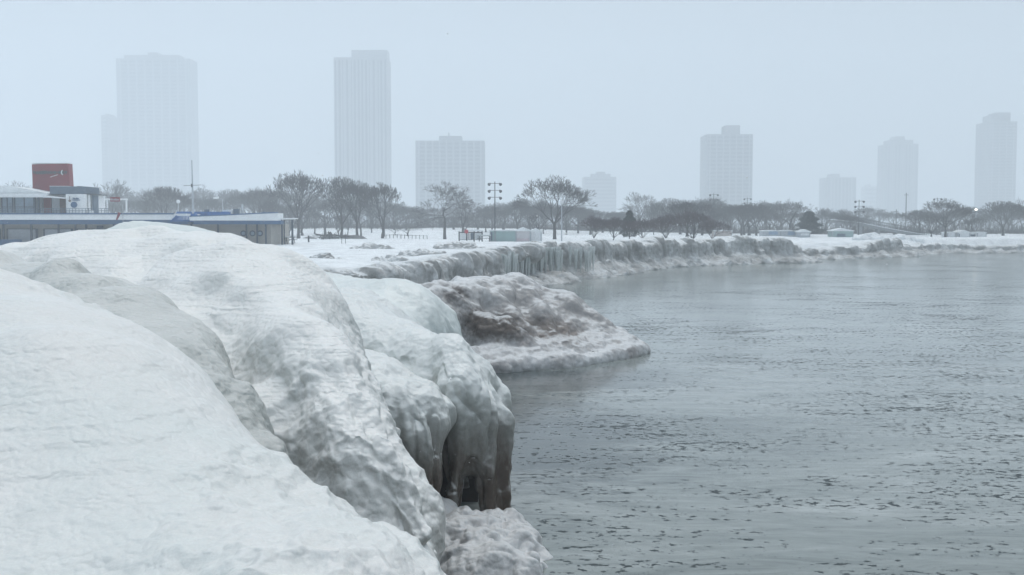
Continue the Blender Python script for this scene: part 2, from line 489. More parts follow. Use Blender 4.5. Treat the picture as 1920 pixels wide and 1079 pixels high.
def disp_front(V, N):
    st = 1 - np.clip(N[:, 2], 0, 1)
    warp = fbm(V * 0.6, 3, 5)
    d = 0.06 * fbm(V * [0.9, 0.9, 1.2], 2, 1)
    # scalloped terraces that run along the contour lines
    q = np.stack([V[:, 0] * 0.6 + warp * 0.8, V[:, 1] * 0.6 + warp * 0.8, V[:, 2] * 6.5], 1)
    flat = sstep(0.45, 0.15, st)
    d += 0.050 * flat * vnoise(q, 8) + 0.020 * flat * vnoise(q * [1.5, 1.5, 2.4], 9)
    knob = sstep(-0.3, 0.5, fbm(V * 0.5, 2, 31) + 0.9 * sstep(-3.2, -0.9, V[:, 0]) - 0.15)
    d += 0.085 * knob * knobs(V, np.array([3.4, 3.4, 4.6]), 3)
    d += 0.045 * (0.2 + 0.8 * knob) * knobs(V, np.array([7.5, 7.5, 9]), 4)
    d += 0.014 * (0.3 + 0.7 * knob) * knobs(V, np.array([17, 17, 20]), 7)
    return N * d[:, None]

def ropes(V, flow, f, seed, wob=0.5):
    """long rounded ridges running along the flow direction"""
    fl = np.array(flow, float); fl /= np.linalg.norm(fl)
    e1 = np.cross(fl, [0.3, 1, 0.2]); e1 /= np.linalg.norm(e1); e2 = np.cross(fl, e1)
    w = fbm(V * 0.7, 2, seed + 9) * wob
    q = np.stack([V @ e1 * f + w, V @ e2 * f + w, V @ fl * f * 0.16], 1)
    return 0.5 - 1.3 * np.abs(vnoise(q, seed))

def disp_dome(V, N):
    warp = fbm(V * 0.5, 3, 15)
    d = 0.045 * fbm(V * [0.6, 0.6, 0.8], 2, 11)
    top = sstep(2.9, 3.75, V[:, 2] + 0.25 * warp)
    d += (1 - top) * (0.050 * knobs(V, np.array([2.6, 2.6, 2.2]), 13) + 0.060 * knobs(V, np.array([6.0, 6.0, 5.0]), 14) + 0.030 * knobs(V, np.array([14, 14, 12]), 17)) \
         + top * 0.010 * knobs(V, np.array([7, 7, 9]), 14)
    st = sstep(0.2, 0.9, 1 - np.clip(N[:, 2], 0, 1))
    fl = vnoise(np.stack([V[:, 0] * 2.6, V[:, 1] * 2.6, V[:, 2] * 0.5], 1), 19)
    d += 0.10 * st * fl + 0.16 * (1 - top) * ropes(V, (0.42, -0.42, -0.8), 1.5, 51) + 0.05 * (1 - top) * ropes(V, (0.42, -0.42, -0.8), 4.2, 52)
    return N * d[:, None]

def disp_lobe(V, N):
    warp = fbm(V * 0.5, 3, 25)
    d = 0.07 * fbm(V * [0.8, 0.8, 0.9], 2, 21)
    st = sstep(0.35, 0.95, 1 - np.clip(N[:, 2], 0, 1))
    d += (0.15 + 0.85 * st) * (0.045 * knobs(V, np.array([3.6, 3.6, 2.2]), 24) + 0.022 * knobs(V, np.array([9, 9, 7]), 26))
    fl = vnoise(np.stack([V[:, 0] * 3.0 + warp * .6, V[:, 1] * 3.0, V[:, 2] * 0.45], 1), 29)
    fl2 = 0.5 - np.abs(vnoise(np.stack([V[:, 0] * 6.0 + warp, V[:, 1] * 6.0, V[:, 2] * 0.6], 1), 30))
    low = sstep(2.8, 1.6, V[:, 2])
    d += (0.35 + 0.65 * low) * (0.12 * ropes(V, (0.5, -0.25, -0.8), 1.3, 53) + 0.04 * ropes(V, (0.5, -0.2, -0.85), 3.6, 54))
    d += st * low * (0.11 * fl + 0.10 * fl2)
    return N * d[:, None]

# A: the mound right in front of the camera
A = Ice()
A.lip([(-260, 455, 8.4, 1.6), (0, 512, 7.6, 1.5), (130, 566, 7.1, 1.35), (235, 584, 6.9, 1.25), (325, 652, 6.5, 1.15), (400, 742, 6.1, 1.0),
       (478, 858, 5.6, 0.95), (585, 928, 5.2, 0.9), (655, 975, 4.95, 0.85), (738, 1006, 4.7, 0.8), (795, 1042, 4.5, 0.75),
       (848, 1105, 4.3, 0.7), (930, 1220, 4.0, 0.6)], side=1, k=0.35)
A.chain([((-3.6, 4.6, 1.9), 1.5), ((-2.2, 4.2, 1.7), 1.4), ((-1.0, 3.7, 1.6), 1.25), ((0.0, 3.2, 1.3), 1.1)], 0.6)
A.chain([((-3.4, 5.8, 2.4), 1.4), ((-2.4, 5.3, 2.15), 1.3), ((-1.4, 4.7, 1.95), 1.15)], 0.6)
A.chain([((-4.6, 2.0, 1.3), 1.5), ((0, 1.0, 0.9), 1.5), ((0.2, 2.2, 0.9), 1.3)], 0.6)
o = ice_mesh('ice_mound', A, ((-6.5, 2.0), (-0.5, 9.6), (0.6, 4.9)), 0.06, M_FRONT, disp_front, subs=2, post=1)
tag(o, 'smooth white rippled ice mound nearest the viewer, filling the lower left corner', 'ice mound', 'ice mounds along the shore')

# B: the shoulder and the floor of the gully between the front mound and the dome
B = Ice()
B.lip([(-260, 462, 12.0, 1.5), (0, 472, 11.4, 1.4), (105, 482, 11.0, 1.3), (200, 508, 10.6, 1.2), (275, 548, 10.2, 1.1), (340, 592, 9.7, 0.95),
       (408, 666, 9.0, 0.8), (472, 746, 8.3, 0.66), (538, 833, 7.7, 0.55), (594, 908, 7.2, 0.48), (648, 970, 6.8, 0.45), (700, 1035, 6.4, 0.45)], side=1, k=0.4)
B.chain([((-4.6, 9.0, 2.3), 1.3), ((-3.3, 8.2, 2.2), 1.15), ((-2.3, 7.2, 1.95), 0.9), ((-1.45, 6.2, 1.6), 0.8), ((-0.8, 5.4, 1.3), 0.7)], 0.5)
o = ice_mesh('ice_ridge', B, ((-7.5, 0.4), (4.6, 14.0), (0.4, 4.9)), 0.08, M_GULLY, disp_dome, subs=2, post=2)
tag(o, 'crinkled pale grey ice ridge in the gully between the nearest mound and the big dome', 'ice ridge', 'ice mounds along the shore')

# C: the big dome with its nose hanging towards the water
Cc = Ice()
Cc.lip([(-120, 520, 14.6, 2.2), (20, 462, 14.5, 2.2), (130, 437, 14.3, 2.2), (240, 428, 14.1, 2.1), (330, 430, 14.0, 2.0), (410, 441, 13.8, 1.9),
        (480, 463, 13.5, 1.8), (552, 487, 13.2, 1.6), (612, 530, 12.7, 1.4), (652, 598, 12.2, 1.2), (690, 690, 11.6, 1.05),
        (738, 778, 11.0, 0.9), (786, 876, 10.5, 0.75), (822, 955, 10.1, 0.62), (832, 1060, 9.8, 0.6), (830, 1250, 9.6, 0.6)], side=1, k=0.35)
Cc.chain([((-4.6, 12.0, 2.1), 1.8), ((-3.4, 11.4, 2.05), 1.6), ((-2.55, 10.6, 1.7), 1.4), ((-2.05, 9.8, 1.3), 1.2), ((-1.8, 9.2, 0.6), 1.05)], 0.5)
Cc.lip([(395, 652, 12.6, 0.5), (440, 700, 11.2, 0.5), (488, 752, 10.2, 0.46), (530, 808, 9.5, 0.42), (560, 852, 9.2, 0.40), (606, 908, 8.9, 0.38), (655, 965, 8.8, 0.34), (705, 1050, 8.6, 0.30)], side=-1, k=0.5)
Cc.lip([(560, 740, 9.6, 0.5), (640, 800, 9.3, 0.45), (690, 880, 9.0, 0.40), (735, 960, 8.8, 0.36), (775, 1050, 8.6, 0.34)], side=1, k=0.22)
Cc.lip([(640, 700, 10.6, 0.5), (720, 800, 10.2, 0.45), (760, 890, 9.8, 0.38), (798, 985, 9.5, 0.34), (812, 1075, 9.3, 0.34)], side=1, k=0.18)
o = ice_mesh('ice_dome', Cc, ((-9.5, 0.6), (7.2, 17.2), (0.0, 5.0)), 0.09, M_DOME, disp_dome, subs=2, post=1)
tag(o, 'biggest white ice dome, rippled on top and knobbly on its nose above the gully', 'ice dome', 'ice mounds along the shore')

# C2: snowy crest just behind the dome
C2 = Ice()
C2.lip([(205, 432, 19, 1.2), (240, 420, 19, 1.2), (290, 417, 19, 1.2), (360, 421, 19, 1.2), (420, 432, 18.6, 1.2), (465, 448, 18.2, 1.2)], side=1, k=0.4)
o = ice_mesh('snow_crest', C2, ((-9.5, -2.0), (16, 22), (0.4, 5.2)), 0.12, M_SMOOTH, disp_front, subs=1)
tag(o, 'low white crest peeping over the top of the big dome below the blue roof band', 'snow crest')

# D: draped lobe with icicle curtain
D = Ice()
D.lip([(560, 575, 20.5, 1.4), (600, 545, 20.2, 1.4), (650, 537, 19.8, 1.4), (700, 555, 19.2, 1.3), (745, 590, 18.6, 1.2), (800, 612, 18.2, 1.15), (860, 645, 17.8, 1.05),
       (896, 694, 17.4, 0.9), (932, 744, 17.1, 0.7), (948, 792, 16.9, 0.5), (948, 850, 16.8, 0.38), (946, 930, 16.8, 0.34), (946, 1010, 16.8, 0.34)], side=1, k=0.35)
D2 = Ice()
D2.lip([(620, 640, 17.4, 0.9), (700, 650, 16.8, 0.9), (770, 690, 16.3, 0.85), (820, 735, 15.9, 0.7), (839, 790, 15.7, 0.5), (840, 850, 15.6, 0.38), (836, 905, 15.6, 0.25),(832,940,15.6,0.12)], side=1, k=0.3)
D.chain([((-3.6, 18.8, 1.2), 1.7), ((-2.7, 18.6, 0.9), 1.3), ((-1.9, 19.2, 0.8), 1.0)], 0.4)
D2.chain([((-2.9, 16.9, 1.3), 1.0), ((-2.4, 16.4, 0.3), 0.85), ((-2.1, 16.2, -0.6), 0.8)], 0.4)
for (u, v0, v1, d, r0, r1) in [(742, 760, 905, 15.9, .30, .10), (765, 770, 960, 15.8, .28, .10), (790, 760, 930, 15.7, .26, .08), (812, 770, 1000, 15.65, .28, .10),
                               (852, 690, 1030, 16.4, .34, .16), (868, 715, 885, 16.6, .26, .05), (883, 715, 868, 16.5, .26, .04), (898, 715, 905, 16.6, .22, .04),
                               (911, 730, 1000, 16.5, .26, .12), (930, 760, 1010, 16.7, .26, .20)]:
    (D2 if u < 840 else D).chain([(P(u - 10, v0 - 25, d + .75), r0), (P(u, v0 + 30, d + .1), r0 * .9), (P(u + 2, (v0 * .4 + v1 * .6), d), (r0 * .6 + r1 * .4)), (P(u, v1, d), r1)], 0.16)
for dd in (15.9, 16.3, 16.7, 17.1, 17.5, 17.9):
    D.cut([(P(886, 862, dd), .06), (P(884, 905, dd), .20), (P(881, 990, dd), .26)])
    D.cut([(P(897, 905, dd), .04), (P(897, 985, dd), .16)])
    D.cut([(P(868, 900, dd), .03), (P(868, 985, dd), .12)])
    D.cut([(P(918, 905, dd), .02), (P(919, 960, dd), .05)])
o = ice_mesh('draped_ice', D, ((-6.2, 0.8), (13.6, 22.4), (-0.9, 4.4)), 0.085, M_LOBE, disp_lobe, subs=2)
tag(o, 'greenish draped ice lobe ending in a hanging curtain with a dark brown hollow', 'ice drape', 'ice mounds along the shore')

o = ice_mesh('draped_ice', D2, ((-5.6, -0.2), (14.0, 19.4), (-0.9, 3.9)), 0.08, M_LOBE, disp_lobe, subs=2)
tag(o, 'inner rounded ice fold with short hanging drips, between the big dome and the icicle curtain', 'ice drape', 'ice mounds along the shore')
# concrete edge added behind the curtain, near black to paint the hollow's shade
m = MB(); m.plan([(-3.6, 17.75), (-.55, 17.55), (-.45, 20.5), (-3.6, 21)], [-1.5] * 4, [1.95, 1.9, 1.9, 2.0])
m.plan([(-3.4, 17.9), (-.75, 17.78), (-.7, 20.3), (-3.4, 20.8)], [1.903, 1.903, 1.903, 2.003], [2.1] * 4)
tag(m.build('concrete_seawall', plain('hollow_shade_concrete', (.035, .026, .022), .8, .4, 5)), 'concrete edge behind the hanging ice curtain, coloured near black as the shade of its hollow', 'seawall')
# E: smooth lobe behind
E = Ice()
E.lip([(520, 500, 27.5, 1.7), (600, 508, 27, 1.7), (690, 517, 26, 1.7), (745, 530, 25.4, 1.7), (792, 536, 24.8, 1.6), (828, 566, 24.3, 1.4), (848, 605, 24, 1.1), (862, 650, 23.8, 0.8), (868, 720, 23.6, 0.8)], side=1, k=0.4)
E.lip([(600, 560, 23.5, 1.3), (700, 562, 23, 1.2), (770, 590, 22.4, 1.1), (815, 640, 22, 1.0), (850, 720, 22, 0.9)], side=1, k=0.5)
E.chain([((-4, 24.5, 0.2), 1.8), ((-2.5, 24, -0.2), 1.4)], 0.4)
o = ice_mesh('ice_lobe', E, ((-8.5, 1.0), (19.5, 30.5), (-0.7, 4.2)), 0.12, M_SMOOTH, disp_lobe, subs=1)
tag(o, 'smooth pale rounded ice lobe between the draped ice and the sandy point', 'ice lobe', 'ice mounds along the shore')

# F: frozen foot at the bottom
Fm = Ice()
Fm.lip([(880, 980, 15.6, 0.7), (925, 962, 15.7, 0.7), (965, 958, 15.6, 0.65), (1000, 980, 15.3, 0.6), (1022, 1024, 15.0, 0.55), (1040, 1086, 14.7, 0.5)], side=1, k=0.3)
Fm.chain([((-1.2, 15.4, -.3), 0.9), ((-.6, 14.7, -.3), .8), ((-.1, 14.2, -.5), .8)], 0.3)
o = ice_mesh('ice_hummock', Fm, ((-3.2, 1.6), (12.6, 17.2), (-1.2, 1.6)), 0.08, M_FOOT, disp_lobe, subs=2)
tag(o, 'low bumpy ice foot at the waterline under the hanging curtain', 'ice foot', 'ice mounds along the shore')

# G: sandy promontory
G = Ice()
G.lip([(760, 545, 35, 1.5), (840, 527, 37, 1.5), (940, 527, 39, 1.4), (985, 523, 40, 1.2), (1015, 535, 40, 1.1), (1040, 549, 40, 1.0),
       (1075, 562, 39.6, 1.0), (1110, 582, 39.3, 0.8), (1135, 600, 39.2, 0.5)], side=1, k=0.6)
G.chain([((-3, 38.2, 0.9), 1.6), ((0, 39.5, .9), 1.6), ((1.5, 39, .5), 1.4), ((3, 38.8, 0), 1.0)], 0.6)
G.chain([((-2.2, 36.6, .1), 1.0), ((0.6, 37.2, .1), 1.1), ((2.4, 38.2, -.1), 1.0)], 0.8)
for pts in [[(985, 532, 39.0, .62), (1012, 552, 38.4, .50), (1040, 592, 37.4, .42), (1062, 640, 36.4, .30)],
            [(1035, 552, 39.2, .50), (1062, 575, 38.7, .42), (1092, 610, 38.0, .34), (1112, 642, 37.4, .25)],
            [(1080, 570, 39.3, .45), (1108, 592, 38.8, .36), (1135, 618, 38.2, .25)],
            [(905, 545, 37.6, .50), (950, 560, 37.0, .50), (985, 600, 36.3, .42), (1012, 640, 35.6, .28)],
            [(868, 612, 35.3, .40), (905, 590, 35.3, .75), (950, 596, 35.2, .78), (992, 625, 35.0, .50), (1020, 650, 34.9, .3)]]:
    G.lip(pts, side=1, k=0.22)
G.chain([((-2.4, 35.9, 1.5), .35), ((-2.0, 35.7, .9), .22), ((-1.95, 35.6, .3), .25)], 0.2)
# shelf
for zz, rr, off in ((0.18, .34, 0), (0.36, .30, .5), (0.55, .28, .95)):
    pts = [(-2.2, 32.6), (-.9, 33.0), (.3, 33.7), (1.4, 34.4), (2.2, 34.9), (3.0, 36.0), (3.9, 37.0), (4.5, 38.2), (4.2, 39.3), (3.0, 40.2)]
    G.chain([((x - off * .55, y + off * 0.9, zz - .12), rr + .08 * math.sin(i * 2.1 + zz * 9)) for i, (x, y) in enumerate(pts)], 0.14)
G.chain([((-1, 34.5, -.15), .55), ((1, 35.6, -.15), .6), ((2.6, 37.2, -.2), .8), ((3.4, 38.6, -.15), .7)], 0.5)
G.chain([((2.8, 38.2, 0.1), .6), ((4.0, 38.3, 0.05), .55)], 0.4)
def disp_rock(V, N):
    warp = fbm(V * 0.4, 3, 45)
    d = 0.09 * fbm(V * 0.9, 3, 41)
    st = sstep(0.25, 0.9, 1 - np.clip(N[:, 2], 0, 1))
    fl = vnoise(np.stack([V[:, 0] * 2.2 + warp, V[:, 1] * 2.2, V[:, 2] * 0.5], 1), 49)
    hi = sstep(0.6, 1.2, V[:, 2])
    d += st * hi * 0.14 * fl + 0.10 * knobs(V, np.array([1.6, 1.6, 1.4]), 43) + 0.045 * knobs(V, np.array([4.2, 4.2, 3.6]), 44)
    return N * d[:, None]
o = ice_mesh('ice_point', G, ((-8, 6.4), (30.5, 43.5), (-0.9, 3.6)), 0.14, M_ROCK, disp_rock, subs=1)
tag(o, 'sandy brown ice point with a white scalloped shelf jutting into the lake', 'ice point', 'ice mounds along the shore')

# ------------------------------------------------------------------ the lake wall of ice, path of its water edge
COAST = [(-9.5, 47), (-7.5, 51), (-5.6, 54), (-4.0, 57.5), (-2.8, 62), (-1.6, 68), (-0.6, 76), (1.2, 83), (4.0, 87.0), (7.2, 93), (10.0, 101), (13.2, 110), (17, 116), (22, 121),
         (26.5, 125), (31, 127.5), (33.6, 129), (35.5, 136), (40.5, 141), (47, 147), (54.6, 152), (57, 156), (59, 163), (66, 168), (74, 171.5), (82, 173), (92, 176), (106, 180), (130, 190), (180, 215), (260, 260)]
TOPZ = [2.3, 2.35, 2.3, 2.25, 2.2, 2.3, 2.5, 2.75, 2.85, 2.75, 2.7, 2.7, 2.8, 2.65, 2.85, 3.0, 2.3, 1.15, 1.05, 1.6, 2.75, 1.3, 1.2, 1.5, 1.0, 1.2, 1.6, 1.6, 1.6, 1.6, 1.6]
cx = np.array(COAST, float); seg = np.linalg.norm(np.diff(cx, axis=0), axis=1); sl = np.concatenate([[0], np.cumsum(seg)])

def coast_at(s):
    return np.stack([np.interp(s, sl, cx[:, 0]), np.interp(s, sl, cx[:, 1])], 1)

def build_wall(name, s0, s1, ds, label, cat, hollow=False):
    S = np.arange(s0, s1, ds)
    # smoothed path
    Pp = sum(coast_at(S + o) for o in (-1.6, -.8, 0, .8, 1.6)) / 5
    Pa = sum(coast_at(S + o - .5) for o in (-3, -1.5, 0, 1.5, 3)) / 5; Pb = sum(coast_at(S + o + .5) for o in (-3, -1.5, 0, 1.5, 3)) / 5
    T = Pb - Pa; T /= np.linalg.norm(T, axis=1, keepdims=True)
    Nn = np.stack([T[:, 1], -T[:, 0]], 1)                     # towards the water
    top = np.interp(S, sl, TOPZ)
    # profile: parameter t 0 (inland top) .. 1 (under water)
    prof = np.array([(-6.0, .80), (-4.5, .88), (-3.4, .95), (-2.6, .99), (-2.0, 1.01), (-1.5, 1.01), (-1.1, 0.99), (-.8, .95), (-.62, .88), (-.55, .80), (-.52, .7), (-.5, .6), (-.46, .5),
                     (-.4, .42), (-.28, .34), (-.1, .27), (.12, .21), (.38, .15), (.62, .09), (.82, .03), (.92, -.04), (.9, -.2)])
    tt = np.linspace(0, len(prof) - 1, 70)
    pd = np.interp(tt, np.arange(len(prof)), prof[:, 0]); pz = np.interp(tt, np.arange(len(prof)), prof[:, 1])
    nS, nT = len(S), len(tt)
    z3 = np.zeros(nS)
    def n1(f, seed, octs=3): return fbm(np.stack([S * f, z3 + seed * 3.1, z3], 1), octs, seed)
    bulge = n1(0.16, 61) ; apron = 0.8 + 0.9 * n1(0.22, 62); crest = 0.22 * n1(0.25, 63) + 0.12 * n1(0.8, 64)
    bul2 = n1(0.55, 65)
    dd = pd[None, :] + (bulge * 0.9 + bul2 * .45)[:, None] * sstep(-3, -.6, pd)[None, :]
    dd = dd + np.clip(apron, -0.3, 2)[:, None] * sstep(0.45, 0.02, pz)[None, :] * sstep(-1, 0, pd)[None, :]
    if hollow:       # undercut behind the icicles
        win = sstep(S[0] + .5, S[0] + 2.5, S) * sstep(S[0] + 14, S[0] + 11, S)
        dd = dd - 1.3 * win[:, None] * (sstep(0.0, 0.25, pz) * sstep(0.85, 0.5, pz))[None, :] * sstep(-2, -.9, pd)[None, :]
    zt = np.maximum(top + crest, 0.5)
    ZZ = pz[None, :] * zt[:, None]
    ZZ = np.where(pz[None, :] < 0, pz[None, :] * 3.0, ZZ)
    X = Pp[:, 0][:, None] + Nn[:, 0][:, None] * dd; Y = Pp[:, 1][:, None] + Nn[:, 1][:, None] * dd
    V = np.stack([X, Y, ZZ], 2).reshape(-1, 3)
    a = np.arange(nS - 1)[:, None] * nT + np.arange(nT - 1)[None, :]
    F = np.stack([a, a + nT, a + nT + 1, a + 1], 2).reshape(-1, 4)
    Nv = normals(V, F)
    if (Nv[:, 2].sum() < 0): F = F[:, ::-1]; Nv = -Nv
    Sv = np.repeat(S, nT); pzv = np.tile(pz, nS); pdv = np.tile(pd, nS)
    face = sstep(-2.2, -.7, pdv)
    fl = vnoise(np.stack([Sv * 1.5, V[:, 2] * 0.35, Sv * 0], 1), 71) ; fl2 = vnoise(np.stack([Sv * 3.9, V[:, 2] * 0.5, Sv * 0], 1), 72)
    hi = sstep(0.12, 0.45, pzv)
    fl2 = 0.5 - 1.2 * np.abs(fl2); fl3 = 0.5 - np.abs(vnoise(np.stack([Sv * 7.5, V[:, 2] * 0.6, Sv * 0], 1), 76))
    d = face * hi * (0.38 * fl + 0.26 * fl2 + 0.10 * fl3) + face * (1 - hi) * 0.26 * fbm(V * 0.9, 3, 73) + 0.14 * fbm(V * 0.6, 3, 74) * (0.5 + face) + 0.06 * fbm(V * 2.4, 2, 75) * face
    V = V + Nv * d[:, None]
    o = mesh_np(name, V, F, M_WALL)
    tag(o, label, cat, 'stretches of ice covered lake wall')
    return o, S, Pp, Nn, zt

def s_of(i): return sl[i]
build_wall('ice_wall', s_of(0), s_of(6) + 0.5, 0.08, 'low rounded stretch of ice wall behind the sandy point, left of the icicles', 'ice wall')
w_ic = build_wall('ice_wall', s_of(6) - .6, s_of(9), 0.07, 'tall stretch of ice wall hung with long pale icicles over a dark hollow', 'ice wall', True)
build_wall('ice_wall', s_of(9) - .5, s_of(16) + .6, 0.10, 'long grey brown stretch of ice wall with lumpy apron, right of the icicles', 'ice wall')
build_wall('ice_wall', s_of(16) + .6, s_of(22), 0.14, 'lower stretch of ice wall rising to one fringed hump', 'ice wall')
build_wall('ice_wall', s_of(22), s_of(30), 0.3, 'farthest faint stretch of low ice wall at the right edge', 'ice wall')

# icicles hanging on the tall stretch
ow, S, Pp, Nn, zt = w_ic
rr = random.Random(3)
k = 0
while k < 84:
    i = rr.randrange(len(S))
    s_rel = S[i] - S[0]
    if s_rel > 13.5 and rr.random() < .8: continue
    off = rr.uniform(-0.35, 0.25); ztop = zt[i] * rr.uniform(.80, .95)
    L = min(rr.uniform(1.1, 2.6), ztop - .15)
    x, y = Pp[i, 0] + Nn[i, 0] * off, Pp[i, 1] + Nn[i, 1] * off
    n = 9; r0 = rr.uniform(.09, .19); m = MB(); vs = []; fs = []
    for q in range(n + 1):
        a = q / n; ra = r0 * (1 - a) ** .6 * (1 + .12 * math.sin(q * 2.3 + i)) + .015
        for w_ in range(8): t = w_ * math.pi / 4; vs.append((x + ra * math.cos(t), y + ra * math.sin(t), ztop - a * L))
    for q in range(n):
        for w_ in range(8): fs.append((q * 8 + w_, (q + 1) * 8 + w_, (q + 1) * 8 + (w_ + 1) % 8, q * 8 + (w_ + 1) % 8))
    m.add(vs, fs + [tuple(range(8)), tuple(range(n * 8 + 7, n * 8 - 1, -1))])
    m.build('icicle', M_ICICLE, ow, smooth=True); k += 1

# ------------------------------------------------------------------ snowfield (terrain) and lake
poly = np.array([(-2.6, -40), (-3.4, 4), (-3.4, 14), (-3.6, 20), (-4.0, 26), (-4.2, 34), (-2.0, 39), (-5.5, 44)] + [(x - 1.5, y + 1.5) for x, y in COAST] + [(3000, 2400), (3000, 3000), (-3000, 3000), (-3000, -40)], float)
def inside_dist(x, y):
    """signed distance to shoreline, positive inland"""
    n = len(poly); best = np.full(x.shape, 1e9); ins = np.zeros(x.shape, bool)
    for i in range(n):
        a = poly[i]; b = poly[(i + 1) % n]; d = b - a
        t = np.clip(((x - a[0]) * d[0] + (y - a[1]) * d[1]) / (d @ d), 0, 1)
        best = np.minimum(best, np.hypot(x - a[0] - t * d[0], y - a[1] - t * d[1]))
        c = ((a[1] > y) != (b[1] > y)) & (x < (b[0] - a[0]) * (y - a[1]) / (b[1] - a[1] + 1e-12) + a[0])
        ins ^= c
    return np.where(ins, best, -best)

def ground_z(x, y):
    x = np.asarray(x, float); y = np.asarray(y, float)
    p = np.stack([x.ravel(), y.ravel(), np.zeros(x.size)], 1)
    z = 2.05 + 0.25 * sstep(60, 30, y) + 0 * x
    z = z + (0.16 * fbm(p * [.07, .10, 1], 4, 81) + 0.07 * fbm(p * [.35, .5, 1], 3, 82)).reshape(x.shape) * sstep(700, 200, y)
    z = z + 1.5 * sstep(205, 265, y + 0.15 * x) * sstep(60, -20, x) + 0.3 * sstep(200, 400, y)
    return z

yy = np.concatenate([np.arange(-40, 20, 1.5), np.arange(20, 140, 0.6), np.arange(140, 260, 1.2), np.geomspace(260, 3000, 60)])
uu = np.concatenate([-np.geomspace(1500, 60, 40), np.arange(-60, -12, 1.0), np.arange(-12, 8, 0.5), np.arange(8, 70, 1.0), np.geomspace(70, 1500, 40)])
Xg, Yg = np.meshgrid(uu, yy, indexing='ij')
sdst = inside_dist(Xg, Yg)
Zg = ground_z(Xg, Yg)
Zg = np.where(sdst > 2.5, Zg, -1.2 + (Zg + 1.2) * sstep(-0.5, 2.5, sdst) * 1.0)
V = np.stack([Xg, Yg, Zg], 2).reshape(-1, 3)
nT = len(yy); a = np.arange(len(uu) - 1)[:, None] * nT + np.arange(nT - 1)[None, :]
F = np.stack([a, a + nT, a + nT + 1, a + 1], 2).reshape(-1, 4)
o = mesh_np('snow_ground', V, F, M_SNOW); tag(o, kind='structure')

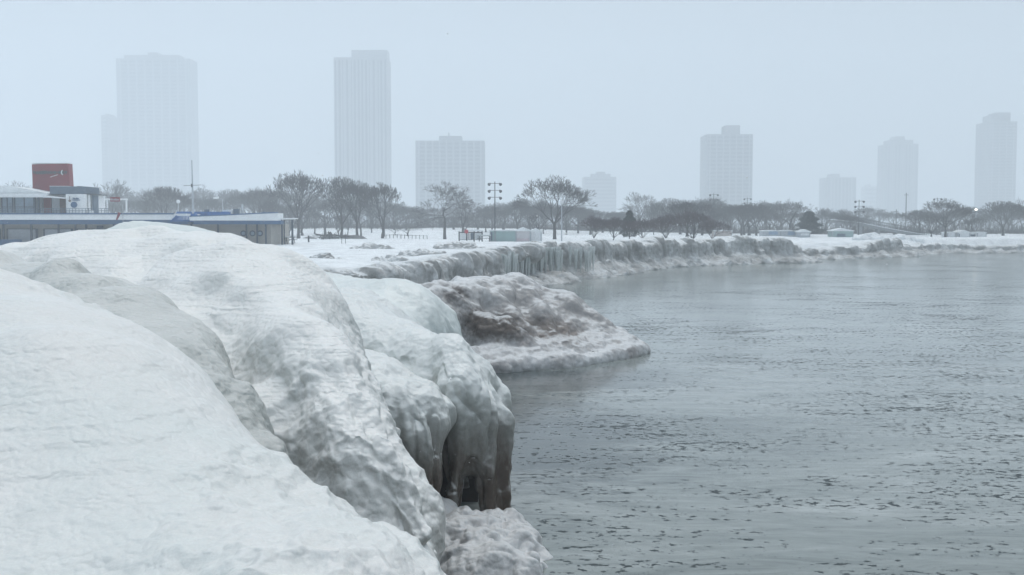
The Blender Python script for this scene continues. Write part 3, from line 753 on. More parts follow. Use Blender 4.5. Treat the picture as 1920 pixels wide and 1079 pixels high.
def water_mat():
    m, n, l, b = new_mat('slush_water')
    geo = N_(n, 'ShaderNodeNewGeometry'); pos = geo.outputs['Position']
    def mp(sc, rot=0):
        q = N_(n, 'ShaderNodeMapping'); q.inputs['Scale'].default_value = sc; q.inputs['Rotation'].default_value = (0, 0, rot); l.new(pos, q.inputs['Vector']); return q.outputs[0]
    def noise(v, sc, det, ro, dist=0.0):
        q = N_(n, 'ShaderNodeTexNoise', Scale=sc, Detail=det, Roughness=ro, Distortion=dist); l.new(v, q.inputs['Vector']); return q.outputs['Fac']
    def mth(op, x, y, clamp=False):
        q = N_(n, 'ShaderNodeMath', operation=op, use_clamp=clamp)
        for k, v in ((0, x), (1, y)):
            if hasattr(v, 'links'): l.new(v, q.inputs[k])
            else: q.inputs[k].default_value = v
        return q.outputs[0]
    def rng(x, a0, a1, b0=0.0, b1=1.0):
        q = N_(n, 'ShaderNodeMapRange', interpolation_type='SMOOTHSTEP'); l.new(x, q.inputs['Value'])
        for k, v in (('From Min', a0), ('From Max', a1), ('To Min', b0), ('To Max', b1)): q.inputs[k].default_value = v
        return q.outputs['Result']
    # grease ice skin with darker and lighter drifts and swirls
    n1 = noise(mp((0.35, 0.8, 1), .08), 0.30, 7.0, 0.62, 1.6)
    n2 = noise(mp((0.6, 2.2, 1), .05), 0.8, 5.0, 0.6, 2.2)
    s = mth('ADD', mth('MULTIPLY', n1, 0.62), mth('MULTIPLY', n2, 0.38))
    r1 = ramp(n, [(0.36, (0.125, 0.145, 0.137)), (0.47, (0.20, 0.225, 0.212)), (0.54, (0.24, 0.265, 0.25)), (0.66, (0.35, 0.375, 0.36))])
    l.new(s, r1.inputs['Fac'])
    def patch(c, r):
        d = N_(n, 'ShaderNodeVectorMath', operation='SUBTRACT'); l.new(pos, d.inputs[0]); d.inputs[1].default_value = c
        s_ = N_(n, 'ShaderNodeVectorMath', operation='DIVIDE'); l.new(d.outputs[0], s_.inputs[0]); s_.inputs[1].default_value = r
        ln = N_(n, 'ShaderNodeVectorMath', operation='LENGTH'); l.new(s_.outputs[0], ln.inputs[0])
        return rng(mth('ADD', ln.outputs['Value'], mth('MULTIPLY', mth('SUBTRACT', s, 0.5), 2.2)), 1.15, 0.35)
    clear = mth('MAXIMUM', patch((0.2, 23.5, 0), (3.0, 6.5, 1)), patch((1.2, 31.5, 0), (4.6, 3.2, 1)))  # open water, darkened to paint in the reflection of the ice
    r0 = r1
    r1 = N_(n, 'ShaderNodeMix', data_type='RGBA'); l.new(mth('MULTIPLY', clear, 0.85), r1.inputs['Factor']); l.new(r0.outputs['Color'], r1.inputs['A'])
    r1.inputs['B'].default_value = (0.045, 0.058, 0.058, 1)
    # open water: small dark ragged holes gathered in drifts
    w = noise(mp((1.0, 1.4, 1), 0.15), 5.6, 4.0, 0.60)
    cl = noise(mp((0.55, 1.6, 1), 0.12), 0.75, 4.0, 0.62, 1.4)
    cl2 = noise(mp((1, 1, 1)), 0.12, 2.0, 0.5)
    ad = mth('ADD', mth('ADD', w, mth('MULTIPLY', cl, 0.50)), mth('MULTIPLY', cl2, 0.34))
    hole = rng(ad, 1.008, 1.036)
    w2 = noise(mp((1.4, 1.4, 1), 0.6), 9.0, 3.0, 0.6)
    hole2 = rng(mth('ADD', mth('ADD', w2, mth('MULTIPLY', cl, 0.35)), mth('MULTIPLY', cl2, 0.22)), 0.970, 0.995)
    hole = mth('MAXIMUM', hole, hole2)
    mx = N_(n, 'ShaderNodeMix', data_type='RGBA'); l.new(hole, mx.inputs['Factor'])
    l.new(r1.outputs['Result'], mx.inputs['A']); mx.inputs['B'].default_value = (0.010, 0.022, 0.024, 1)
    l.new(mx.outputs['Result'], b.inputs['Base Color'])
    l.new(rng(hole, 0, 1, 0.13, 0.5), b.inputs['Roughness'])
    b.inputs['IOR'].default_value = 1.33
    wv = noise(mp((0.35, 1.2, 1), 0.1), 0.9, 3.0, 0.5)
    sw = mth('ADD', wv, mth('MULTIPLY', hole, -0.15))
    bp = N_(n, 'ShaderNodeBump', Strength=0.09, Distance=0.10); l.new(sw, bp.inputs['Height']); l.new(bp.outputs['Normal'], b.inputs['Normal'])
    return m
M_WATER = water_mat()
m = MB(); m.add([(-40, -60, 0), (3000, -60, 0), (3000, 2500, 0), (-40, 2500, 0)], [(0, 1, 2, 3)])
tag(m.build('lake_water', M_WATER), kind='structure')
# ------------------------------------------------------------------ trees
M_BARK = plain('bark', (0.045, 0.040, 0.038), 0.9, 0.3, 8)
M_TWIG = plain('twigs', (0.050, 0.043, 0.042), 0.9, 0.25, 4)
M_TWIG2 = plain('reddish_twigs', (0.075, 0.050, 0.052), 0.9, 0.25, 4)
M_NEEDLE = plain('needles', (0.035, 0.050, 0.042), 0.9, 0.35, 3)

def segs_mesh(name, Aa, Bb, ra, rb, n, mat, parent=None):
    Aa = np.array(Aa); Bb = np.array(Bb); ra = np.array(ra); rb = np.array(rb)
    d = Bb - Aa; d /= np.linalg.norm(d, axis=1, keepdims=True) + 1e-9
    up = np.where(np.abs(d[:, 2:3]) < .9, np.array([[0, 0, 1.0]]), np.array([[1.0, 0, 0]]))
    e1 = np.cross(d, up); e1 /= np.linalg.norm(e1, axis=1, keepdims=True); e2 = np.cross(d, e1)
    m = len(Aa); V = np.zeros((m, 2 * n, 3))
    for i in range(n):
        t = 2 * math.pi * i / n
        off = e1 * math.cos(t) + e2 * math.sin(t)
        V[:, i] = Aa + off * ra[:, None]; V[:, n + i] = Bb + off * rb[:, None]
    base = (np.arange(m) * 2 * n)[:, None]
    F = np.concatenate([base + np.array([[i, (i + 1) % n, n + (i + 1) % n, n + i]]) for i in range(n)])
    return mesh_np(name, V.reshape(-1, 3), F, mat, parent, smooth=False)

def grow(seed, H=12.0, W=10.0, trunk=0.22, spread=0.75, levels=6, kids=(4, 3, 3, 3, 3, 3), droop=0.0, lean=0.0, wob=0.25, flat=0.0, leaders=None):
    g = random.Random(seed)
    segs = []     # a, b, ra, rb, level
    th = H * trunk
    p = Vector((0, 0, -0.4)); r = H * 0.026
    for i in range(3):
        q = Vector((lean * th * (i + 1) / 3 + g.uniform(-.1, .1), g.uniform(-.1, .1), th * (i + 1) / 3))
        segs.append((p.copy(), q.copy(), r * (1.25 if i == 0 else 1), r * .92, 0)); p = q; r *= .92
    tips = [(p, Vector((lean, 0, 1)).normalized(), r)]
    L = H * 0.24
    for lv in range(1, levels + 1):
        nt = []
        for (p, d, r) in tips:
            k = (leaders or kids[0]) if lv == 1 else kids[lv - 1]
            ph0 = g.uniform(0, 6.28)
            for j in range(k):
                ph = ph0 + j * 6.283 / k + g.uniform(-.4, .4)
                t = d.orthogonal().normalized(); bt = d.cross(t)
                side = t * math.cos(ph) + bt * math.sin(ph)
                s = spread * g.uniform(.55, 1.2) * (1.0 if lv < 3 else 1.15)
                if j == 0 and lv > 1: s *= .35
                nd = (d + side * s).normalized()
                nd = (nd + Vector((0, 0, 0.16 - droop * lv * .12 - (flat if lv < 3 else 0)))).normalized()
                Ll = L * g.uniform(.7, 1.25)
                rr_ = r * (.66 if j else .78)
                q0 = p; d0 = nd; nseg = 3 if lv < 3 else 2
                ri = rr_
                for s_ in range(nseg):
                    d0 = (d0 + Vector((g.gauss(0, wob), g.gauss(0, wob), g.gauss(0, wob) * .7 + .04)) * .55).normalized()
                    q1 = q0 + d0 * (Ll / nseg)
                    re = max(ri * .86, 0.023)
                    segs.append((q0, q1, max(ri, .028), re, lv)); q0 = q1; ri = re
                nt.append((q0, d0, ri))
        tips = nt; L *= .74
        if lv == 1: L *= 1.05
    a = np.array([s[0] for s in segs]); b = np.array([s[1] for s in segs])
    ra = np.array([s[2] for s in segs]); rb = np.array([s[3] for s in segs]); lv = np.array([s[4] for s in segs])
    zmax = np.percentile(b[:, 2], 99.7); w = np.percentile(np.abs(b[:, 0] - b[:, 0].mean()), 98) * 2
    sz = H / zmax; sx = W / w
    for arr in (a, b):
        arr[:, 0] *= 1 + (sx - 1) * np.clip(arr[:, 2] / th, 0, 1); arr[:, 1] *= 1 + (sx - 1) * np.clip(arr[:, 2] / th, 0, 1)
        arr[:, 2] *= sz
    return a, b, ra, rb, lv

def make_tree(name, seed, twig=M_TWIG, **kw):
    a, b, ra, rb, lv = grow(seed, **kw)
    root = empty(name)
    t = lv <= 2
    segs_mesh('trunk', a[t], b[t], ra[t], rb[t], 7, M_BARK, root)
    t = ~t
    segs_mesh('crown', a[t], b[t], ra[t], rb[t], 3, twig, root)
    root['H'] = kw.get('H', 12.0)
    return root

def make_evergreen(name, seed, H=7.0, W=6.0):
    g = np.random.RandomState(seed); root = empty(name)
    m = MB(); m.tube((0, 0, -.4), (0, 0, H * .8), .16, .05, 7); m.build('trunk', M_BARK, root)
    n = 5200
    t = g.rand(n) ** 0.8; z = H * (0.12 + 0.88 * t); rad = W / 2 * (1 - t) ** .65 * (0.75 + .25 * np.sin(z * 4 + g.rand(n))) * g.rand(n) ** .4 + .05
    ph = g.rand(n) * 6.283
    c = np.stack([rad * np.cos(ph), rad * np.sin(ph), z], 1)
    d = np.stack([np.cos(ph), np.sin(ph), g.randn(n) * .4 - .1], 1) + g.randn(n, 3) * .4
    d /= np.linalg.norm(d, axis=1, keepdims=True)
    segs_mesh('crown', c, c + d * .42, np.full(n, .055), np.full(n, .01), 3, M_NEEDLE, root)
    root['H'] = H
    return root

TREES = {}
def proto(key):
    if key in TREES: return TREES[key]
    kw = dict(
        round=dict(seed=11, H=12, W=10, trunk=.24, spread=.75, kids=(5, 4, 3, 3, 3, 3)),
        round2=dict(seed=23, H=12, W=10.5, trunk=.22, spread=.8, kids=(4, 4, 3, 3, 3, 3)),
        broad=dict(seed=35, H=12, W=12.5, trunk=.26, spread=.72, kids=(5, 4, 3, 3, 3, 3), droop=.1),
        open=dict(seed=47, H=12, W=11, trunk=.30, spread=.95, leaders=2, kids=(2, 4, 3, 3, 4, 3), wob=.45, droop=.12),
        vase=dict(seed=59, H=12, W=7.5, trunk=.18, spread=.5, kids=(5, 3, 3, 3, 3, 3)),
        thin=dict(seed=61, H=12, W=8, trunk=.25, spread=.7, levels=5, kids=(4, 3, 3, 3, 3)),
        gnarl=dict(seed=77, H=12, W=9.5, trunk=.3, spread=1.0, levels=5, kids=(3, 3, 3, 3, 3), wob=.6, flat=.1),
        bush=dict(seed=83, H=5, W=7, trunk=.08, spread=.75, kids=(7, 4, 4, 3, 3), levels=5, twig=M_TWIG2),
        mass=dict(seed=91, H=11, W=12, trunk=.14, spread=.8, kids=(6, 4, 4, 3, 3), levels=5),
    )[key]
    nm = {'bush': 'bare_shrub'}.get(key, 'bare_tree')
    TREES[key] = [make_tree(nm, **kw), False]
    return TREES[key]

def place_tree(key, u, D, vtop, label, group, width=None, rot=None, vbase=None, lean=0):
    if key == 'fir':
        if 'fir' not in TREES: TREES['fir'] = [make_evergreen('evergreen_tree', 5), False]
        pr = TREES['fir']
    else: pr = proto(key)
    src, used = pr
    x = (u - 960) / FPX * D
    zb = float(ground_z(np.array([x]), np.array([D]))[0]) if vbase is None else float(P(u, vbase, D)[2])
    zt = float(P(u, vtop, D)[2]); H = src['H']; s = (zt - zb) / H
    if not used: r = src; pr[1] = True
    else:
        r = src.copy(); C.objects.link(r)
        for ch in list(src.children):
            c = ch.copy(); C.objects.link(c); c.parent = r
    r.location = (x, D, zb)
    sw = s
    if width: sw = 1.1 * (width / FPX * D) / src['W'] if 'W' in src else s
    r.scale = (sw, sw, s); r.rotation_euler = (0, lean, R.uniform(0, 6.28) if rot is None else rot)
    cat = 'shrub' if key == 'bush' else 'tree'
    tag(r, label, cat, group)
    return r
for k_, w_ in dict(round=10, round2=10.5, broad=12.5, open=11, vase=7.5, thin=8, gnarl=9.5, bush=7, mass=12).items():
    proto(k_)[0]['W'] = w_
TREES['fir'] = [make_evergreen('evergreen_tree', 5), False]; TREES['fir'][0]['W'] = 6.0

GT = 'bare park trees standing on the snow'
place_tree('round', 560, 188, 322, 'tall dense bare tree right behind the tip of the white canopy', GT, 98, rot=.4)
place_tree('round2', 641, 182, 331, 'dense bare tree with a forked trunk beside the brush pile', GT, 88, rot=1.0)
place_tree('round', 670, 182, 340, 'dense bare tree standing over the low dark heap', GT, 84, rot=2.6)
place_tree('vase', 718, 184, 343, 'spiky bare tree at the right end of the dense clump, below the tall slab tower', GT, 66, rot=.4)
place_tree('open', 834, 180, 342, 'open bare tree with a leaning trunk in front of the wide square tower', GT, 98, rot=.2)
place_tree('thin', 868, 205, 372, 'small forked bare tree behind the notice board hut', GT, 62)
place_tree('broad', 1040, 172, 331, 'broadest bare tree with an arching crown above the pale huts', GT, 118, rot=.9)
place_tree('round2', 312, 200, 349, 'rounded bare tree rising behind the blue rooftop screen', GT, 84)
place_tree('thin', 212, 225, 337, 'faint spiky bare tree behind the red scoreboard on the roof', GT, 64)
place_tree('thin', 488, 215, 350, 'slim bare tree behind the white prow of the pavilion', GT, 66)
place_tree('thin', 36, 215, 340, 'bare tree top just showing above the snowy upper roof', GT, 60)
place_tree('thin', 1198, 250, 360, 'faint tall bare tree rising behind the purplish shrubs', GT, 52)
place_tree('round', 1288, 190, 376, 'dark dense bare tree right of the purplish shrubs', GT, 84)
place_tree('gnarl', 1480, 205, 373, 'gnarled bare tree beside the dark evergreen', GT, 56)
place_tree('broad', 1772, 205, 373, 'wide bare tree left of the lit street lamp', GT, 84)
place_tree('round2', 1880, 225, 377, 'bare tree in front of the rightmost tower', GT, 78)
place_tree('gnarl', 1925, 215, 368, 'bare tree cut by the right edge of the photo', GT, 50)
place_tree('thin', 1010, 178, 400, 'thin low bare tree beside the trunk of the broadest tree', GT, 40)
place_tree('thin', 1404, 230, 390, 'bare tree with a visible pale trunk under the distant floodlights', GT, 70)
place_tree('fir', 1516, 200, 397, 'dark cone shaped evergreen beside the gnarled bare tree', 'evergreens', 62)
place_tree('mass', 1590, 215, 402, 'low twiggy tree behind the teal roofed hut', GT, 50)
place_tree('mass', 1745, 210, 402, 'low twiggy tree under the left side of the wide bare tree', GT, 60)
place_tree('mass', 1825, 210, 408, 'low twiggy tree beneath the lit street lamp', GT, 54)
place_tree('fir', 1180, 160, 396, 'peaked dark evergreen in the middle of the purplish shrubs', 'evergreens', 40)
GB = 'reddish bare shrubs behind the ice wall'
for i, (u, vt, w, D, lab) in enumerate([
    (1112, 404, 56, 150, 'leftmost rounded shrub of the dark row behind the ice wall'),
    (1150, 407, 54, 152, 'reddish shrub left of the peaked evergreen'),
    (1206, 410, 58, 152, 'reddish shrub right of the peaked evergreen'),
    (1250, 402, 64, 156, 'tallest reddish shrub at the foot of the dark dense tree'),
    (1300, 394, 76, 158, 'widest dark shrub under the dark dense tree'),
    (1335, 412, 50, 162, 'last shrub at the right end of the dark row')]):
    place_tree('bush', u, D, vt, lab, GB, w)
# distant hazy line of trees
GF = 'bare trees of the far hazy tree line'
rt = random.Random(5)
keys = ['mass', 'round', 'vase', 'round2', 'mass', 'broad', 'thin', 'gnarl']
u = -80
rows = []
def far_top(u):
    return float(np.interp(u, [-100, 60, 150, 200, 330, 420, 520, 700, 745, 800, 900, 960, 1060, 1130, 1200, 1300, 1450, 1560, 1620, 1720, 1800, 1860, 1960],
                           [370, 372, 364, 358, 360, 352, 358, 362, 388, 385, 388, 378, 380, 392, 384, 372, 384, 388, 392, 398, 396, 386, 380]))
for D, step, dv, lab in ((245, 30, 6, 'bare tree in the near row of the hazy tree line'), (330, 26, 2, 'faint bare tree in the far row of the hazy tree line')):
    u = -90
    while u < 2010:
        if D == 245 and 1620 < u < 1720: u += step; continue
        place_tree(rt.choice(keys), u + rt.uniform(-6, 6), D + rt.uniform(-12, 25), far_top(u) + dv + rt.uniform(-12, 16), lab, GF, rt.uniform(44, 82))
        u += step * rt.uniform(.8, 1.2)
for (ua, ub, st_, dv, D, lab) in ((505, 770, 21, 26, 222, 'bare tree in the dark thicket behind the dense clump'), (872, 1135, 22, 8, 224, 'bare tree in the dark thicket behind the broadest tree'), (1225, 1460, 24, 10, 226, 'bare tree in the dark thicket behind the reddish shrubs')):
    u = ua
    while u < ub:
        place_tree(rt.choice(['vase', 'round2', 'mass', 'thin', 'gnarl']), u, D + rt.uniform(-8, 12), far_top(u) + dv + rt.uniform(-16, 22), lab, GF, rt.uniform(36, 66)); u += st_ * rt.uniform(.8, 1.2)
# undergrowth band hiding the foot of the tree line
g = np.random.RandomState(4); n = 26000
x = g.uniform(-190, 190, n); y = 262 + g.uniform(-7, 14, n); z = ground_z(x, y); h = .6 + 2.6 * g.rand(n) ** 1.5
c = np.stack([x, y, z - .1], 1); d = np.stack([g.randn(n) * .5, g.randn(n) * .5, h], 1)
o = segs_mesh('undergrowth', c, c + d, np.full(n, .05), np.full(n, .012), 3, M_TWIG)
tag(o, kind='stuff')

# ------------------------------------------------------------------ far towers in the fog
M_CONC = plain('tower_concrete', (0.22, 0.23, 0.24), 0.8, .06, .05)
M_CONC2 = plain('tower_pale', (0.30, 0.31, 0.32), 0.8, .06, .05)
M_BRICKT = plain('tower_brick', (0.24, 0.22, 0.21), 0.85, .06, .05)
M_GLASS = plain('tower_glass', (0.10, 0.11, 0.125), 0.35, .2, .2)

def tower(u0, u1, vt, D, label, body=M_CONC, depth=26, blocks=(), mode='h', n=24, frac=.5, piers=0, steps=()):
    x0, x1 = (u0 - 960) / FPX * (D + depth if u0 > 960 else D), (u1 - 960) / FPX * (D + depth if u1 < 960 else D)
    zt = float(P((u0 + u1) / 2, vt, D)[2]); g0 = 1.0
    root = empty('tower_block', ((x0 + x1) / 2, D + depth / 2, g0), label, 'tower', 'high rise towers in the fog')
    w = x1 - x0; H = zt - g0
    m = MB(); m.box(-w / 2, w / 2, -depth / 2, depth / 2, 0, H); m.build('wall', body, root)
    for (a, b, v) in blocks:
        bx0 = (a - 960) / FPX * (D + depth * (.8 if a > 960 else .2)) - (x0 + x1) / 2; bx1 = (b - 960) / FPX * (D + depth * (.2 if b > 960 else .8)) - (x0 + x1) / 2
        bx0 = max(bx0, -(x1 - x0) / 2 + .4); bx1 = min(bx1, (x1 - x0) / 2 - .4)
        hz_ = float(P(a, v, D)[2]) - g0
        m = MB(); m.box(bx0, bx1, -depth * .3, depth * .3, H, hz_)
        m.build('penthouse', body, root)
    if mode == 'h':
        fl = H / n
        for i in range(1, n):
            m = MB(); z = i * fl
            m.box(-w / 2 + w * .03, w / 2 - w * .03, -depth / 2 - .15, -depth / 2 - .05, z, z + fl * frac)
            m.box(w / 2 + .05, w / 2 + .15, -depth / 2 + 1.5, depth / 2 - 1.5, z, z + fl * frac)
            m.box(-w / 2 - .15, -w / 2 - .05, -depth / 2 + 1.5, depth / 2 - 1.5, z, z + fl * frac)
            m.build('window_band', M_GLASS, root)
    else:
        for i in range(n):
            m = MB(); cx0 = -w / 2 + w * (i + .5 - frac / 2) / n; cx1 = -w / 2 + w * (i + .5 + frac / 2) / n
            m.box(cx0, cx1, -depth / 2 - .15, -depth / 2 - .05, H * .04, H * .985)
            m.build('window_strip', M_GLASS, root)
        for k in range(6):
            y0 = -depth / 2 + depth * (k + .3) / 6
            m = MB(); m.box(w / 2 + .05, w / 2 + .15, y0, y0 + depth * .07, H * .04, H * .985); m.build('window_strip', M_GLASS, root)
            m = MB(); m.box(-w / 2 - .15, -w / 2 - .05, y0, y0 + depth * .07, H * .04, H * .985); m.build('window_strip', M_GLASS, root)
    for k in range(piers):
        xx = -w / 2 + w * (k + .5) / piers
        m = MB(); m.box(xx - w * .012, xx + w * .012, -depth / 2 - .5, -depth / 2 - .16, 0, H); m.build('pier', M_CONC2, root)
    return root
tower(225, 376, 110, 1000, 'wide very faint tower with a stepped top far behind the pavilion', M_CONC, 24, [(240, 352, 102), (284, 312, 97)], 'h', 44, .45, 9)
tower(195, 230, 216, 1015, 'lower faint slab joined to the left of the widest tower', M_CONC, 34, [(203, 222, 212)], 'h', 28, .45, 0)
tower(629, 735, 108, 820, 'tallest slab tower with vertical stripes and a stepped roof', M_CONC2, 26, [(662, 735, 92)], 'v', 14, .55, 8)
tower(780, 910, 264, 720, 'wide square tower behind the open bare tree', M_CONC, 24, [(824, 868, 254), (841, 844, 247)], 'h', 22, .5, 10)
tower(1091, 1155, 332, 900, 'short faint tower with a sloped rooftop, above the shrubs', M_CONC, 24, [(1106, 1144, 326), (1116, 1134, 322)], 'h', 14, .45, 0)
tower(1311, 1409, 252, 760, 'square tower with a tall central rooftop block', M_CONC, 26, [(1350, 1385, 234)], 'h', 24, .5, 7)
tower(1534, 1603, 333, 960, 'small twin topped tower left of a slender pole', M_CONC, 24, [(1548, 1572, 326)], 'v', 8, .5, 3)
tower(1612, 1644, 350, 1150, 'lowest ghostly block between two towers', M_CONC2, 20, [(1618, 1630, 346)], 'h', 10, .4, 0)
tower(1642, 1718, 270, 980, 'faint tower with a rounded stepped crown', M_CONC, 26, [(1652, 1708, 262), (1664, 1692, 255)], 'v', 9, .45, 3)
tower(1824, 1901, 228, 880, 'rightmost tall tower with a curved rooftop', M_CONC, 26, [(1836, 1888, 215), (1846, 1888, 210)], 'h', 34, .45, 4)

# ------------------------------------------------------------------ the ship shaped beach pavilion
M_WHITE = plain('white_paint', (0.78, 0.80, 0.81), 0.5, .06, 1.5)
M_BEIGE = plain('beige_wall', (0.36, 0.34, 0.31), 0.8, .10, 1.2)
M_BLUE = plain('blue_paint', (0.035, 0.10, 0.21), 0.5, .15, 1.5)
M_BLUE2 = plain('bright_blue', (0.02, 0.11, 0.33), 0.5, .25, 3)
M_NAVY = plain('navy_frame', (0.03, 0.05, 0.08), 0.5, .15, 2)
M_RED = plain('red_cladding', (0.20, 0.012, 0.022), 0.55, .16, .8)
M_GREY = plain('grey_panel', (0.09, 0.13, 0.18), 0.6, .12, 2)
M_LGREY = plain('light_grey', (0.42, 0.45, 0.48), 0.6, .10, 2)
M_WIN = plain('window_glass', (0.26, 0.34, 0.42), 0.15, .25, .7)
M_BROWN = plain('brown_door', (0.16, 0.10, 0.075), 0.7, .3, 3)
M_STEEL = plain('dark_steel', (0.06, 0.065, 0.07), 0.5, .2, 3, metal=.4)
DB = 118.0
DC = [0.0]
def X_(u, D=None): return (u - 960) / FPX * (D or DB + DC[0])
def Z_(v, D=None): return float(P(960, v, D or DB + DC[0])[2])
GZ = 2.0
pav = empty('beach_pavilion', (X_(250), DB + 6, GZ), 'long ship shaped pavilion with blue and white roof bands and a portholed cabin', 'pavilion')
pav_off = Vector((-X_(250), -(DB + 6), -GZ))
def pb(m, name, mat, parent=pav, smooth=False):
    off = pav_off if parent is pav else Vector((0, 0, 0))
    o = m.build(name, mat, parent, smooth)
    if parent is pav: o.data.transform(Matrix.Translation(off))
    else: o.data.transform(Matrix.Translation(pav_off))
    return o
# lower storey
m = MB(); m.box(X_(-160), X_(500), DB + 2.2, DB + 12, GZ - .4, Z_(421)); low = pb(m, 'wall', M_BEIGE)
m = MB(); m.plan([(X_(-180), DB - .4), (X_(352), DB - .4), (X_(352), DB + 13), (X_(-180), DB + 13)], Z_(412.5), Z_(401)); pb(m, 'roof', M_WHITE)
m = MB(); m.plan([(X_(-178), DB + .1), (X_(352), DB + .1), (X_(352), DB + 12.8), (X_(-178), DB + 12.8)], Z_(421), Z_(412.5) - .003); pb(m, 'fascia', M_BLUE)
m = MB(); m.box(X_(-180), X_(330), DB - .5, DB - .42, Z_(402.5), Z_(400)); pb(m, 'coping', M_BLUE)
# prow
prow = [(X_(362), DB - 1.0), (X_(430), DB - .9), (X_(480), DB + .3), (X_(512), DB + 2.6), (X_(514), DB + 5.0), (X_(480), DB + 10), (X_(362), DB + 12)]
m = MB(); zt_ = [Z_(407), Z_(404.5), Z_(401.5), Z_(399.5), Z_(399.5), Z_(401), Z_(405)]
m.plan(prow, [Z_(414)] * 7, zt_); pb(m, 'prow', M_WHITE)
m = MB(); pr2 = [(x + (.3 if i < 4 else 0), y + .35) for i, (x, y) in enumerate(prow)]
m.plan([(p[0], p[1]) for p in pr2], Z_(421), Z_(414) - .004); pb(m, 'prow_fascia', M_BLUE)
for i in range(3):
    a, b2 = prow[i], prow[i + 1]
    m = MB(); m.tube((a[0], a[1] - .03, zt_[i] + .06), (b2[0], b2[1] - .03, zt_[i + 1] + .06), .07, .07, 6); pb(m, 'rail', M_BLUE)
# canopy tail
DC[0] = 4.0
m = MB(); m.plan([(X_(440), DB + 3), (X_(500), DB + 2.4), (X_(548), DB + 5), (X_(545), DB + 8.5), (X_(440), DB + 11)], [Z_(413.5), Z_(413.5), Z_(411), Z_(411), Z_(413.5)],
                 [Z_(411), Z_(410), Z_(409), Z_(409), Z_(411)]); pb(m, 'canopy', M_WHITE)
for uu_, yy_ in ((511, 3.2), (521, 6.5), (529, 4.0), (537, 7.5), (543, 5.5), (516, 9), (534, 8.6)):
    m = MB(); m.tube((X_(uu_), DB + yy_, GZ - .5), (X_(uu_), DB + yy_, Z_(412.5)), .075, .075, 8); pb(m, 'canopy_post', M_NAVY)
DC[0] = 1.5
for uu_ in (8, 60, 111, 143, 163, 215, 262, 310, 360, 410, 463, 483, 499):
    m = MB(); m.box(X_(uu_) - .09, X_(uu_) + .09, DB + 1.4, DB + 1.6, GZ - .4, Z_(421) - .004); pb(m, 'column', M_NAVY)
# roller doors
DC[0] = 2.0
for (a, b2) in ((15, 70), (84, 136), (146, 168), (174, 206), (-50, 0), (-110, -62), (220, 258), (268, 306)):
    m = MB(); m.box(X_(a), X_(b2), DB + 2.02, DB + 2.16, GZ - .3, Z_(430)); dr = pb(m, 'roller_door', M_LGREY)
    m = MB(); xa, xb = X_(a), X_(b2)
    m.box(xa - .08, xa + .06, DB + 1.96, DB + 2.015, GZ - .3, Z_(429)); m.box(xb - .12, xb + .14, DB + 1.96, DB + 2.015, GZ - .3, Z_(429)); m.box(xa + .06, xb - .12, DB + 1.96, DB + 2.015, Z_(430.3), Z_(429))
    pb(m, 'door_frame', M_NAVY, dr)
m = MB(); m.box(X_(-160), X_(52), DB + .6, DB + .7, GZ - .3, Z_(449)); pb(m, 'low_screen', M_BLUE)
m = MB(); m.box(X_(183), X_(195), DB + 1.9, DB + 2.0, Z_(430), Z_(423.5)); pb(m, 'wall_box', M_NAVY)
DC[0] = 2.1
for uu_ in (457, 474, 488):
    m = MB(); m.tube((X_(uu_), DB + 2.1, Z_(438)), (X_(uu_), DB + 2.24, Z_(438)), .33, .33, 20)
    w_ = pb(m, 'porthole', M_NAVY)
    m = MB(); m.tube((X_(uu_), DB + 2.05, Z_(438)), (X_(uu_), DB + 2.09, Z_(438)), .2, .2, 20); pb(m, 'pane', M_WIN, w_)
# upper storey
DC[0] = 4.3
m = MB(); m.box(X_(-120), X_(78), DB + 4.5, DB + 12, Z_(401) - .02, Z_(370)); up = pb(m, 'upper_wall', M_LGREY)
for (a, b2) in ((-60, -34), (-30, -2), (6, 26), (30, 66)):
    m = MB(); m.box(X_(a), X_(b2), DB + 4.36, DB + 4.49, Z_(399), Z_(371)); w_ = pb(m, 'window', M_WIN)
    m = MB()
    for q in (a, (a + b2) / 2, b2): m.box(X_(q) - .05, X_(q) + .05, DB + 4.28, DB + 4.355, Z_(399), Z_(371))
    m.box(X_(a), X_(b2), DB + 4.27, DB + 4.275, Z_(389), Z_(388)); pb(m, 'frame', M_NAVY, w_)
for uu_ in (2, 70, 77):
    m = MB(); m.box(X_(uu_) - .1, X_(uu_) + .1, DB + 3.9, DB + 4.1, Z_(401), Z_(370.3)); pb(m, 'column', M_NAVY)
DC[0] = 2.6
m = MB(); m.prism([(X_(-140), Z_(370)), (X_(80), Z_(370.2)), (X_(124), Z_(372.8)), (X_(127), Z_(371.8)), (X_(80), Z_(366.5)), (X_(-140), Z_(363.5))], DB + 2.6, DB + 12.4); pb(m, 'upper_roof', M_WHITE)
m = MB(); m.plan([(X_(-140), DB + 4), (X_(80), DB + 4), (X_(80), DB + 12), (X_(-140), DB + 12)], Z_(366), Z_(362)); pb(m, 'roof_step', M_WHITE)
# snow laden hip roof
DC[0] = 4.5
m = MB(); m.prism([(X_(-140), Z_(361.9)), (X_(82), Z_(361.9)), (X_(80), Z_(360.5)), (X_(62), Z_(357)), (X_(40), Z_(352.5)), (X_(20), Z_(349.5)), (X_(0), Z_(348)), (X_(-60), Z_(347)), (X_(-140), Z_(349))], DB + 5, DB + 11.5); pb(m, 'snowy_roof', M_SNOW)
m = MB(); m.box(X_(44), X_(66), DB + 11.6, DB + 12.4, Z_(362), Z_(352.2)); pb(m, 'rear_parapet', M_GREY)
